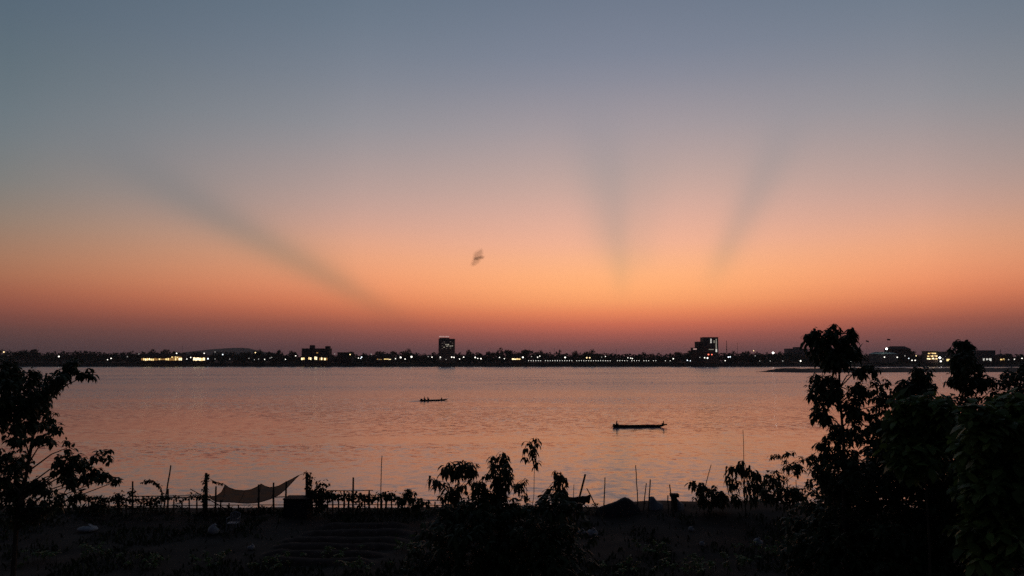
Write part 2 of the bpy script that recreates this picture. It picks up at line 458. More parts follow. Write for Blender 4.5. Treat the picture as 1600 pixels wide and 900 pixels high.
# ------------------------------------------------------------------ far shore
LAND = [(0, 'frame edge'), (253, 'long yellow restaurant'), (312, 'short yellow restaurant'), (491, 'twin-turreted hotel block'), (606, 'low yellow cafe'),
        (697, 'tall tower with the rooftop sign'), (808, 'small yellow kiosk'), (918, 'domed tree'), (1112, 'tower with lit stairwell'),
        (1300, 'drooping near tree'), (1383, 'pale green roof'), (1457, 'yellow-lit guesthouse'), (1541, 'grey flat-roofed block'), (1600, 'frame edge')]
ORD = ['nearest', 'second', 'third', 'fourth', 'fifth', 'sixth', 'seventh', 'eighth', 'ninth', 'tenth', 'eleventh', 'twelfth']
def place_labels(items, noun, where):
    """items: [(px, look)] -> a label counted out from the nearest landmark of the far shore"""
    res = {}
    for (a, an), (b_, bn) in zip(LAND, LAND[1:]):
        seg = sorted([i for i, it in enumerate(items) if a <= items[i][0] < b_], key=lambda i: items[i][0])
        for k, i in enumerate(seg):
            from_a = (items[i][0] - a <= b_ - items[i][0]) and an != 'frame edge' or bn == 'frame edge'
            n = k if from_a else len(seg) - 1 - k
            A, B = (an, bn) if from_a else (bn, an)
            res[i] = f"{items[i][1]} {noun}, {ORD[min(n, 11)]} from the {A}" + (f" {where}" if where else "")
            if B != 'frame edge' and len(res[i].split()) < 11: res[i] += f" towards the {B}"
    return res

FY = 1450.0
def far_ground(Y): return gz(0, Y)

# the mass of trees behind the far waterfront
SKYL = [(-250, 546), (0, 546), (30, 547), (55, 546), (70, 550), (100, 548), (110, 550), (125, 547), (150, 549), (180, 550), (210, 550), (240, 548), (270, 549),
        (330, 550), (360, 549), (400, 548), (440, 549), (465, 552), (530, 552), (560, 552), (595, 550), (620, 549), (640, 549), (660, 552), (680, 551), (712, 552),
        (732, 550), (760, 550), (782, 548), (815, 547), (850, 549), (880, 552), (910, 550), (930, 552), (960, 552), (1010, 552), (1040, 553), (1060, 551),
        (1090, 550), (1128, 551), (1150, 551), (1210, 550), (1260, 551), (1300, 553), (1350, 553), (1430, 553), (1600, 553), (1850, 552)]
def skyl(px):
    for (a, ya), (b_, yb) in zip(SKYL, SKYL[1:]):
        if a <= px <= b_: return ya + (yb - ya) * (px - a) / (b_ - a)
    return 551
rt = random.Random(11)
tl = MB()
def clump(mb, c, rx, rz, n, size, rg, ry=None):
    ry = ry or rx
    for k in range(n):
        while True:
            q = Vector((rg.uniform(-1, 1), rg.uniform(-1, 1), rg.uniform(-1, 1)))
            if 0.2 < q.length < 1: break
        p = Vector(c) + Vector((q.x * rx, q.y * ry, q.z * rz))
        a = Vector((rg.uniform(-1, 1), rg.uniform(-1, 1), rg.uniform(-0.6, 0.6))).normalized() * size * rg.uniform(0.5, 1.2)
        b2 = Vector((rg.uniform(-1, 1), rg.uniform(-1, 1), rg.uniform(-1, 1))).normalized() * size * rg.uniform(0.5, 1.2)
        mb.add([p - a, p + b2, p + a, p - b2 * 0.7], [(0, 1, 2, 3)])
px = -240
while px < 1840:
    Y = rt.uniform(1475, 1640)
    top = P(px, skyl(px) + rt.choice((-0.6, 0.4, 1.5, 3, 5)) + rt.uniform(-0.4, 0.8), Y)
    gr = far_ground(Y); hh = top.z - gr; cw = rt.uniform(5, 10)
    clump(tl, (top.x, Y, gr + hh * 0.56), cw, hh * 0.44, 70, 2.6, rt, 6)
    clump(tl, (top.x + rt.uniform(-5, 5), Y - 15, gr + hh * 0.3), cw, hh * 0.3, 26, 2.8, rt, 6)
    px += rt.uniform(2.2, 4.4)
px = -240
while px < 1840:                                  # scrub along the bank
    Y = rt.uniform(1438, 1452); top = P(px, rt.uniform(565.5, 569), Y); gr = far_ground(Y)
    clump(tl, (top.x, Y, (gr + top.z) / 2), 4.5, max(0.8, (top.z - gr) / 2), 16, 1.6, rt, 3)
    px += rt.uniform(2, 5)
tag(tl.build('treeline', FARLEAF), kind='stuff')

# single trees that stand out of it
protos = []
for k in range(6):
    m1, m2 = MB(), MB(); r_ = random.Random(40 + k)
    for q in range(7):
        clump(m1, (r_.uniform(-.28, .28), r_.uniform(-.25, .25), r_.uniform(0.5, 0.84)), r_.uniform(.14, .26), r_.uniform(.1, .17), 60, 0.055, r_)
    m2.tube([(0, 0, 0), (0.02, 0, 0.3), (0, 0.01, 0.6)], 0.025, 0.012)
    for q in range(4):
        a = r_.uniform(0, 6.3); m2.tube([(0, 0, 0.35), (0.2 * math.cos(a), 0.2 * math.sin(a), 0.65)], 0.012, 0.005, 5)
    protos.append((m1, m2))
pm1, pm2 = MB(), MB(); r_ = random.Random(3)
for q in range(26):
    a = r_.uniform(0, 6.3); e = r_.uniform(-0.3, 1.1); L = 0.2
    prev = Vector((0, 0, 0.88)); d = Vector((math.cos(a) * math.cos(e), math.sin(a) * math.cos(e), math.sin(e)))
    for s_ in range(3):
        nx_ = prev + d * L / 3; side = d.cross(Vector((0, 0, 1))).normalized() * 0.035
        pm1.add([prev - side, prev + side, nx_ + side, nx_ - side], [(0, 1, 2, 3)]); prev = nx_; d = (d + Vector((0, 0, -0.45))).normalized()
pm2.tube([(0, 0, 0), (0.03, 0, 0.45), (0, 0, 0.9)], 0.02, 0.012)
cache = {}
TREES = [(33, 545.5, 26, 'broad dark'), (57, 545.5, 18, 'rounded dark'), (125, 546.5, 16, 'rounded dark'), (239, 545.5, 16, 'tall narrow'), (260, 544, 9, 'slim upright'),
         (272, 547.5, 14, 'low round'), (403, 544.5, 14, 'tall rounded'), (437, 546.5, 12, 'small round'), (458, 544.5, 12, 'tall dark'), (548, 549, 14, 'low rounded'),
         (595, 547.5, 16, 'wide dark'), (614, 547, 12, 'bushy dark'), (633, 543.5, 20, 'big rounded'), (733, 546.5, 12, 'peaked dark'), (768, 545.5, 14, 'leafy round'),
         (781, 542.8, 12, 'tall peaked'), (795, 545, 14, 'broad dark'), (822, 544.6, 24, 'wide flat-topped'), (840, 546, 16, 'rounded dark'), (918, 544.6, 22, 'domed'),
         (900, 548, 12, 'low round'), (945, 551, 14, 'low shrubby'), (1003, 550, 14, 'low rounded'), (1060, 548.5, 14, 'rounded dark'), (1078, 546, 12, 'tall dark'),
         (1140, 547, 16, 'rounded dark'), (1168, 548.5, 18, 'broad low'), (1186, 548.5, 14, 'low round'), (1216, 549, 14, 'low leafy'), (1427, 547, 14, 'dark round'),
         (1575, 551, 14, 'low round')]
PALMS = [(875, 546), (870, 549)]
tlab = place_labels([(a, d + ' tree') for a, b_, c_, d in TREES if d != 'domed'], '', 'on the far shore')
others = [t_ for t_ in TREES if t_[3] != 'domed']
for i, (px, py, wpx, look) in enumerate(others + [t_ for t_ in TREES if t_[3] == 'domed']):
    Y = 1466 + (i * 7) % 20; top = P(px, py, Y); gr = far_ground(Y); H = (top.z - gr) / 0.97
    root = thing('shore_tree', (tlab[i].replace(' ,', ',') if i < len(others) else 'wide domed tree standing clear above the far treeline'), 'tree', (top.x, Y, gr), 'trees standing out of the far treeline')
    k = i % 6
    if k not in cache:
        cr = protos[k][0].build('crown', FARLEAF, root); tr_ = protos[k][1].build('trunk', BARK, root); cache[k] = (cr, tr_)
    else:
        for src in cache[k]:
            o = src.copy(); COL.objects.link(o); o.parent = root
    sx = wpx * Y / F_PX / 0.86
    root.scale = (sx, sx, H)
for i, (px, py) in enumerate(PALMS):
    Y = 1462 + i * 5; top = P(px, py, Y); gr = far_ground(Y); H = top.z - gr
    root = thing('palm_tree', ['taller thin palm poking above the far treeline by the domed tree', 'shorter palm close beside the taller palm on the far shore'][i], 'tree', (top.x, Y, gr), 'palms on the far shore')
    pm1.build('crown', FARLEAF, root); pm2.build('trunk', BARK, root); root.scale = (H * 0.75, H * 0.75, H)

# buildings
def building(name, label, cat, x0, x1, ytop, Y, depth, wall=CONC, floors=0, cols=0, roof=None, panes=(), cap=0.8, base=None):
    """x0, x1, ytop in photograph pixels; panes: (x0, x1, y0, y1, material, name)"""
    xa, xb = X(x0, Y), X(x1, Y); zt = P((x0 + x1) / 2, ytop, Y).z; gr = far_ground(Y) - 0.4 if base is None else base
    root = thing(name, label, cat, ((xa + xb) / 2, Y + depth / 2, gr))
    m = MB(); m.box(((xa + xb) / 2, Y + depth / 2, (gr + zt) / 2), xb - xa, depth, zt - gr)
    part(m, 'wall', wall, root)
    rf = MB()
    if roof == 'gable':
        e = 1.2; hgt = min(6, (xb - xa) * 0.25)
        a, b_ = xa - e, xb + e; c0, c1 = Y - e, Y + depth + e; mid = (c0 + c1) / 2
        rf.add([(a, c0, zt), (b_, c0, zt), (b_, c1, zt), (a, c1, zt), (a + hgt, mid, zt + hgt), (b_ - hgt, mid, zt + hgt)],
               [(0, 1, 5, 4), (1, 2, 5), (2, 3, 4, 5), (3, 0, 4), (0, 3, 2, 1)])
        part(rf, 'roof', ROOF, root)
    else:
        rf.box(((xa + xb) / 2, Y + depth / 2, zt + cap / 2), xb - xa + 0.8, depth + 0.8, cap); part(rf, 'roof', wall, root)
    for f in range(floors):
        z = gr + 3.5 + (zt - gr - 4.5) * (f + 0.5) / floors
        for c_ in range(cols):
            xw = xa + (xb - xa) * (c_ + 0.5) / cols
            q = MB(); q.box((xw, Y - 0.05, z), (xb - xa) / cols * 0.72, 0.2, (zt - gr) / floors * 0.45); part(q, 'window', PANE, root)
    for p_ in panes:
        a, b_, c0, d0, mt = p_[:5]; nm = p_[5] if len(p_) > 5 else 'lit_window'
        q0, q1 = P(a, d0, Y), P(b_, c0, Y)
        q = MB(); q.box(((q0.x + q1.x) / 2, Y - 0.3, (q0.z + q1.z) / 2), q1.x - q0.x, 0.3, q1.z - q0.z); part(q, nm, mt, root)
    return root, (xa, xb, zt)
rb = random.Random(21)
def strip(x0, x1, y0, y1, n, mts, gap=0.25):
    res = []
    for i in range(n):
        a = x0 + (x1 - x0) * i / n; b_ = a + (x1 - x0) / n * (1 - gap); dy = rb.uniform(-0.35, 0.35)
        res.append((a, b_, y0 + dy + rb.uniform(0, 0.8), y1 + dy, rb.choice(mts), 'lit_window'))
    return res
building('restaurant', 'long low riverside restaurant with a broken row of bright yellow windows', 'building', 219, 287, 557.2, 1446, 12, ROOF, roof='gable',
         panes=strip(221, 247, 559.6, 563, 9, [WIN_Y, WIN_Y2, WIN_A, WIN_Y]) + strip(248, 262, 560, 562.6, 4, [WIN_Y, WIN_A]) + strip(262, 285, 559, 563, 8, [WIN_Y, WIN_Y2, WIN_A]) + strip(268, 284, 557.2, 559, 6, [WIN_Y, WIN_A]))
building('restaurant', 'short riverside restaurant with one solid glowing yellow front', 'building', 300, 322.5, 557.3, 1446, 10, ROOF, roof='gable',
         panes=strip(302, 320.5, 558.6, 563.2, 6, [WIN_Y2, WIN_Y, WIN_Y2], 0.12))
r0, (xa, xb, zt) = building('hotel', 'dark wide hotel block with two rooftop turrets and yellow lit ground floor', 'building', 471, 514, 545, 1448, 22, ROOF, 4, 9,
         panes=strip(470.8, 476.5, 558.5, 562, 2, [WIN_Y2, WIN_Y]) + strip(482, 487, 558.5, 562, 2, [WIN_Y2, WIN_Y]) + strip(491.5, 496, 557.5, 562, 2, [WIN_Y2, WIN_Y2]) + strip(499, 512, 558.5, 562.5, 5, [WIN_Y, WIN_A, WIN_Y2]) + [(494.5, 497, 550.6, 552, WIN_A, 'lit_window')])
for (a, b_, c0) in ((482, 489, 539.5), (506.5, 513.5, 541)):
    q = MB(); z1 = P(a, c0, 1448).z; xm = (X(a, 1448) + X(b_, 1448)) / 2
    q.box((xm, 1458, (zt + z1) / 2 + 0.4), X(b_, 1448) - X(a, 1448), 8, z1 - zt); part(q, 'turret', ROOF, r0)
building('cafe', 'low riverside cafe with one bright yellow strip and dim pink windows', 'building', 587, 613, 557.5, 1447, 9, ROOF, roof='gable',
         panes=strip(600, 611, 560.3, 561.8, 3, [WIN_Y2, WIN_Y], 0.05) + strip(589, 597, 560.5, 562, 3, [WIN_A, WIN_D]))
building('warehouse', 'plain dark flat-roofed hall just past the twin-turreted hotel', 'building', 527, 549, 551, 1475, 25, ROOF)
r0, (xa, xb, zt) = building('hotel_tower', 'tall dark slab tower with lit rooftop sign standing alone over the trees', 'building', 685, 709.5, 530, 1458, 22, CONC, 12, 7,
         panes=[(695.8, 698.2, 537.7, 539.2, WIN_D), (698.8, 701.4, 537.6, 539.4, WIN_D), (697.2, 700, 540.2, 541.6, WIN_D), (702.5, 705, 540, 541.4, WIN_D), (705.6, 707.8, 539.6, 541.2, WIN_D), (693, 694.4, 542, 543.2, WIN_D)] + [(687 + 3.2 * (k % 7), 689 + 3.2 * (k % 7), 533.6 + 2.1 * (k // 7), 534.6 + 2.1 * (k // 7), WIN_E) for k in (2, 5, 8, 9, 13, 18, 22, 25, 30, 33, 36, 38, 40)])
q = MB(); a, b_ = X(686, 1458), X(701, 1458); z1 = P(690, 527.6, 1458).z
q.box(((a + b_) / 2, 1469, (zt + 0.8 + z1) / 2), b_ - a, 12, z1 - zt - 0.8); ph = part(q, 'plant_room', CONC, r0)
for i, (u0, u1) in enumerate(((686, 688.8), (689.3, 690.6), (691.2, 693.4), (694.2, 695.2), (695.8, 698.2), (698.8, 701.2))):
    q0, q1 = P(u0, 526.9, 1458), P(u1, 525.1, 1458); q = MB(); q.box(((q0.x + q1.x) / 2, 1462, (q0.z + q1.z) / 2 + 0.2), q1.x - q0.x, 0.5, q1.z - q0.z); part(q, 'sign_letter', SIGN_L, r0)
building('kiosk', 'small waterfront kiosk with a glowing yellow counter', 'building', 799, 815, 558.2, 1446, 7, ROOF, roof='gable', panes=strip(800, 813.5, 560.2, 562.2, 4, [WIN_Y2, WIN_Y], 0.1))
building('tower_block', 'square tower with vertical lit stairwell strips and a lit band below', 'building', 1100, 1123, 527.4, 1465, 26, CONC, 9, 6,
         panes=[(1110, 1111.7, 529.4, 531, WIN_W), (1110, 1111.7, 531.5, 533.3, WIN_W), (1110, 1111.7, 533.8, 536, WIN_W), (1115, 1116.6, 532, 534, WIN_D), (1115, 1116.6, 534.3, 535.8, WIN_D),
                (1118.3, 1119.8, 529.6, 532, WIN_D), (1118.3, 1119.8, 532.4, 537, WIN_D), (1118.3, 1119.8, 537.4, 545, WIN_D), (1118.2, 1120.3, 545.6, 550, WIN_W), (1107.5, 1115, 545.6, 546.6, WIN_D)])
building('annex_block', 'narrow lower block beside the tower with the lit stairwell', 'building', 1089.5, 1098.4, 534.5, 1470, 18, ROOF, 5, 3)
building('lit_hut', 'small pale lit rooftop room beside the narrow annex block', 'building', 1081.5, 1089.2, 543.8, 1464, 10, ROOF, panes=[(1083, 1088.6, 544.6, 546.2, SIGN_L)])
building('distant_block', 'faint grey stepped building far behind the bright floodlight', 'building', 1232, 1262, 545, 2700, 40, PLASTER)
building('distant_block', 'faint narrow grey block above the faint stepped building', 'building', 1244, 1252, 542.6, 2760, 30, PLASTER)
r0, (xa, xb, zt) = building('pavilion', 'long pavilion under a sloping pale green floodlit roof', 'building', 1364, 1402, 553.4, 1452, 16, PLASTER, cap=0.4)
q = MB(); a, b_ = X(1363, 1452), X(1404, 1452); z0 = zt + 0.42; zr = P(1383, 549.6, 1452).z
q.add([(a, 1450, z0), (b_, 1450, z0), (b_, 1470, z0), (a, 1470, z0), (a + 8, 1460, zr - 0.6), ((a + b_) / 2, 1460, zr), (b_ - 8, 1460, zr - 1.4)], [(0, 1, 6, 5, 4), (1, 2, 6), (2, 3, 4, 5, 6), (3, 0, 4), (0, 3, 2, 1)])
part(q, 'roof', GREENROOF, r0)
building('market_hall', 'dark low curved-roof hall behind the pale green roof', 'building', 1394, 1424, 545.5, 1500, 30, ROOF, roof='gable')
building('guesthouse', 'three-storey guesthouse glowing yellow on every floor', 'building', 1447, 1466, 549, 1452, 14, CONC,
         panes=strip(1450, 1463, 551, 553, 4, [WIN_Y, WIN_A, WIN_Y]) + strip(1449, 1465, 555, 557.2, 5, [WIN_Y, WIN_A]) + strip(1448.5, 1465, 559, 561.5, 6, [WIN_Y, WIN_Y2, WIN_A]))
building('row_house', 'pale low row building between the guesthouse and the column-shaped tree', 'building', 1467, 1490, 550, 1460, 14, PLASTER, panes=[(1479, 1483.5, 561, 564, WIN_Y), (1472, 1474, 560, 562, WIN_D)])
building('flat_block', 'grey flat-roofed block with three white doors lit at its foot', 'building', 1527, 1556, 548, 1500, 24, PLASTER, panes=[(1536, 1538.6, 560.2, 563.6, WIN_W), (1541, 1543.8, 560.2, 564, WIN_W), (1545.6, 1548.8, 560, 564, WIN_W)])
building('shop_house', 'small house with amber shop front past the grey flat-roofed block', 'building', 1561, 1572, 556, 1470, 12, ROOF, roof='gable', panes=strip(1563, 1570, 560.5, 563, 3, [WIN_Y, WIN_A]))

# waterfront promenade wall
pw = MB(); a, b_ = X(700, 1441), X(1240, 1441)
pw.box(((a + b_) / 2, 1441, 4.4), b_ - a, 1.0, 3.2)
tag(pw.build('embankment_wall', mat('embankment_stone', (0.1, 0.09, 0.085), 0.9, 0.2, 0.3)), 'long plain stone embankment wall under the row of small lamps', 'wall')

# lamps on the far shore: (px, py, radius in metres, material, look)
W, C_, D_, A_, B_, R_ = (WHITE_L, 'white'), (COOL_L, 'cool white'), (DIM_L, 'dim white'), (WARM_L, 'amber'), (BIG_L, 'dazzling white'), (RED_L, 'red')
LAMPS = [(6, 550, 1.3, A_), (92, 557, 1.4, W), (168, 562, 0.9, W), (173.5, 560, 1.1, W), (199, 557.5, .8, D_), (217, 553, .8, D_), (276, 552, 1.2, W), (292, 561, .9, W), (298, 558.5, 1.1, W),
         (319, 552, 1.1, W), (325, 560.5, 1.5, C_), (336, 550, .8, D_), (348, 554, 1.2, C_), (336, 561, .8, D_), (359, 561, .8, D_), (389, 560, .8, D_), (399, 551, 1.2, A_), (397.5, 562, .8, D_),
         (404, 561, .8, D_), (413.5, 561.5, .9, W), (422, 559.5, .9, D_), (424.5, 558.5, .8, D_), (446, 561.5, .9, W), (462, 556, 1.0, W), (523, 553, .7, D_), (547, 554, 1.2, A_),
         (560, 559.5, .9, W), (565, 558, 1.2, C_), (563.5, 560, .9, C_), (580, 553.5, .8, D_), (618, 560.5, .9, W), (626, 558.5, 1.7, W), (633, 561, 1.1, W), (643, 557.5, 1.8, W),
         (669, 557, .8, D_), (675, 558, 1.1, W), (688, 558, 1.1, W), (687.6, 560.5, .8, D_), (697, 561.5, .8, D_), (705.8, 558, 1.3, W), (709.4, 558.4, 1.2, W), (718, 561, 1.0, W), (724.5, 558, 1.1, W),
         (742.5, 558.5, 1.4, W), (746.5, 560, .9, W), (751.5, 560.5, 1.3, W), (780.5, 558.5, .9, W), (788, 560.5, .9, W), (817, 558.3, 1.6, W), (830.5, 557, .8, D_), (840, 558.2, 1.0, W), (843.5, 556.4, .9, W),
         (883, 558.5, 1.5, W), (916.8, 559, 1.4, A_), (921.5, 559, 1.3, A_), (940, 558, .7, D_), (946, 557, .8, W), (981, 559, .8, W), (985.5, 559.6, .9, W), (988, 560.3, .9, W),
         (1052, 560.5, 1.2, W), (1074, 563, 1.1, C_), (1078.6, 563.8, .9, C_), (1093.5, 558.5, .8, D_), (1101, 559, 1.2, W), (1105.5, 559.4, 1.5, W), (1107, 553.9, 1.4, R_), (1112.3, 554, 1.2, R_),
         (1133, 563.5, 1.0, W), (1138, 558, 1.3, C_), (1140.8, 557.6, 1.2, C_), (1177.5, 548, 1.0, A_), (1180, 556, .8, D_), (1187, 564, .8, D_), (1208, 551.3, 1.9, B_), (1203.5, 564, .9, D_), (1223, 564, .9, D_),
         (1251, 564, 1.5, W), (1330, 558, 1.0, W), (1337.5, 560, 1.6, W), (1340.5, 560.2, 1.4, W), (1385.2, 545, 1.9, B_), (1382, 558, 1.2, W), (1402, 558.2, 1.2, W), (1414, 556, .9, D_), (1420, 560, .9, C_),
         (1425, 563, 1.1, W), (1430, 563, 1.1, W), (1431.5, 556, 1.0, A_), (1468.6, 559, 1.9, B_), (1470, 564.5, 1.7, W), (1503, 554, 1.2, W), (1576, 562, .9, D_), (1585, 561.3, .9, W), (1597, 560, 1.0, W)]
llab = place_labels([(a, s[1]) for a, b_, c_, s in LAMPS], 'lamp', '')
pole_cache = {}
for i, (px, py, r_, (m_, look)) in enumerate(LAMPS):
    Y = 1443.0; p = P(px, py, Y); gr = far_ground(Y)
    root = thing('street_lamp', llab[i] if 'drooping' not in llab[i] or True else '', 'lamp', (p.x, Y, gr), 'lamps along the far shore')
    q = MB(); q.tube([(p.x, Y + r_ + 0.2, gr - 0.3), (p.x, Y + r_ + 0.2, p.z + r_ * 0.2)], 0.16, 0.1, 6); part(q, 'pole', STEEL, root)
    q = MB(); q.ball(p, r_, r_, r_ * 0.9); part(q, 'lamp_head', m_, root, True)
src = None; px = 826.0; rr = random.Random(9)
row = []
while px < 1051:
    if rr.random() < (0.87 if px < 1000 else 0.42): row.append((px, 563.6))
    px += 3.75
for k in range(8): row.append((1304 + k * 3.6, 565))
for px, py in row:
    Y = 1440.2; p = P(px, py, Y); gr = 6.0
    if src is None:
        root = thing('promenade_lamp', 'small pale lamp in the even dotted row along the far waterfront', 'lamp', (p.x, Y, gr), 'row of small waterfront lamps')
        q = MB(); q.tube([(p.x, Y, gr - 2.5), (p.x, Y, p.z)], 0.1, 0.07, 6); a = part(q, 'pole', STEEL, root)
        q = MB(); q.ball(p, 0.62); b_ = part(q, 'lamp_head', lamp_mat('row_lamp', (1.0, 0.96, 0.86), 1.6), root, True); src = root
    else:
        o = src.copy(); COL.objects.link(o); o.location = (p.x, Y, gr + (p.z - P(826, 563.6, Y).z))
        for ch in (a, b_):
            c2 = ch.copy(); COL.objects.link(c2); c2.parent = o
# masts and flags over the far shore
def mast(px, ytop, Y, label, r=0.35, lattice=False):
    top = P(px, ytop, Y); gr = far_ground(Y)
    root = thing('radio_mast', label, 'mast', (top.x, Y, gr), 'radio masts on the far shore')
    q = MB()
    if lattice:
        for k in range(3):
            a = k * 2.094; q.tube([(top.x + 1.6 * math.cos(a), Y + 1.6 * math.sin(a), gr), (top.x + .3 * math.cos(a), Y + .3 * math.sin(a), top.z)], 0.22, 0.16, 4)
        n = 9
        for i in range(n):
            z0 = gr + (top.z - gr) * i / n; z1 = gr + (top.z - gr) * (i + 1) / n; w0 = 1.6 - 1.3 * i / n; w1 = 1.6 - 1.3 * (i + 1) / n
            for k in range(3):
                a0, a1 = k * 2.094, (k + 1) * 2.094
                q.tube([(top.x + w0 * math.cos(a0), Y + w0 * math.sin(a0), z0), (top.x + w1 * math.cos(a1), Y + w1 * math.sin(a1), z1)], 0.1, 0.1, 4)
        part(q, 'lattice', STEEL, root)
        q = MB(); q.box((top.x, Y, gr + (top.z - gr) * 0.62), 2.2, 1.2, 1.6); part(q, 'antenna', STEEL, root)
    else:
        q.tube([(top.x, Y, gr), top], r, r * 0.5, 5); part(q, 'pole', STEEL, root)
        q = MB(); q.box((top.x, Y, top.z - 2), 0.5, 0.5, 2.4); part(q, 'antenna', STEEL, root)
mast(1135, 532, 1480, 'tall lattice radio mast just past the tower with lit stairwell', lattice=True)
mast(1152, 535.5, 1500, 'thinner shorter mast beyond the tall lattice mast', 0.4)
mast(963, 545, 1480, 'single thin mast between the domed tree and the stairwell tower', 0.4)
mast(285, 540.5, 1480, 'thin mast over the long yellow restaurant', 0.3)
mast(866, 543.5, 1480, 'thin pole mast beside the palms on the far shore', 0.3)
mast(1563, 546, 1480, 'short pyramid-topped mast over the amber shop front', 0.5, True)
CLOTH = mat('dark_flag_cloth', (0.06, 0.03, 0.03), 0.9, 0.2)
for px, py, wpx, label in ((1353, 533, 4.5, 'dark flag drooping on a thin flagpole nearer the drooping tree'), (1386, 531, 5, 'outstretched flag on the flagpole above the pale green roof')):
    Y = 1456; top = P(px, py - 2, Y); gr = far_ground(Y)
    root = thing('flagpole', label, 'flagpole', (top.x, Y, gr), 'flagpoles on the far shore')
    q = MB(); q.tube([(top.x, Y, gr), top], 0.16, 0.1, 5); part(q, 'pole', GALV, root)
    q = MB(); wf = wpx * Y / F_PX; n = 7
    for i in range(n + 1):
        u = i / n; zz = top.z - 0.3 - (2.2 * u if wpx < 5 else 0.6 * u); yy = Y + 0.35 * math.sin(u * 7)
        for s_ in (0, 0.08): q.v += [(top.x + 0.1 + wf * u, yy + s_, zz), (top.x + 0.1 + wf * u, yy + s_, zz - 3.0 * (1 - 0.15 * u))]
    for i in range(n):
        o = i * 4
        q.f += [(o, o+4, o+5, o+1), (o+2, o+3, o+7, o+6), (o, o+2, o+6, o+4), (o+1, o+5, o+7, o+3)]; q.m += [0] * 4
    part(q, 'flag', CLOTH, root)

# ------------------------------------------------------------------ boats and people
def person(name_label, base, face, lean=0.1, arm=0.3, scale=1.0, group='people in the boats'):
    """one seated figure grown from a skinned skeleton; base = the seat, face = heading in the xy plane"""
    root = thing('person', name_label, 'person', base, group)
    f = Vector((math.cos(face), math.sin(face), 0)); l = Vector((-f.y, f.x, 0)); u = Vector((0, 0, 1))
    pts, edges, rad_ = [], [], []
    def j(p, r, par=None):
        pts.append(tuple(p)); rad_.append(r)
        if par is not None: edges.append((par, len(pts) - 1))
        return len(pts) - 1
    pel = j(u * 0.12, 0.13)
    sp = j(u * 0.32 + f * lean * 0.3, 0.125, pel); chest = j(u * 0.52 + f * lean * 0.8, 0.14, sp); nk = j(u * 0.64 + f * lean, 0.06, chest)
    hd0 = j(u * 0.73 + f * (lean + .02), 0.085, nk); j(u * 0.85 + f * (lean + .03), 0.09, hd0)
    for s_ in (-1, 1):
        hip = j(u * 0.10 + l * (0.10 * s_), 0.09, pel); kn = j(u * 0.20 + f * 0.40 + l * (0.14 * s_), 0.062, hip)
        an = j(u * -0.18 + f * 0.46 + l * (0.13 * s_), 0.042, kn); j(u * -0.22 + f * 0.62 + l * (0.14 * s_), 0.035, an)
        sh = j(u * 0.56 + l * (0.19 * s_) + f * lean * 0.8, 0.062, chest); eb = j(u * 0.34 + l * (0.25 * s_) + f * (arm * 0.5), 0.045, sh)
        wr = j(u * 0.30 + l * (0.18 * s_) + f * (arm + 0.2), 0.034, eb); j(u * 0.29 + l * (0.15 * s_) + f * (arm + 0.30), 0.036, wr)
    me = bpy.data.meshes.new('body'); me.from_pydata(pts, edges, [])
    o = bpy.data.objects.new('body', me); COL.objects.link(o); o.parent = root
    o.modifiers.new('Skin', 'SKIN'); o.modifiers.new('Subdiv', 'SUBSURF').levels = 1
    o.modifiers['Subdiv'].render_levels = 1
    sv = me.skin_vertices[0].data
    for i, r_ in enumerate(rad_): sv[i].radius = (r_ * 1.4, r_ * 1.4); sv[i].use_root = (i == 0)
    me.materials.append(SHIRT)
    q = MB(); c0 = u * 0.88 + f * (lean + 0.01); q.ball(c0, 0.105, 0.105, 0.085, 10, 6); hb = q.build('hair', HAIR, root, True)
    root.scale = (scale,) * 3
    return root

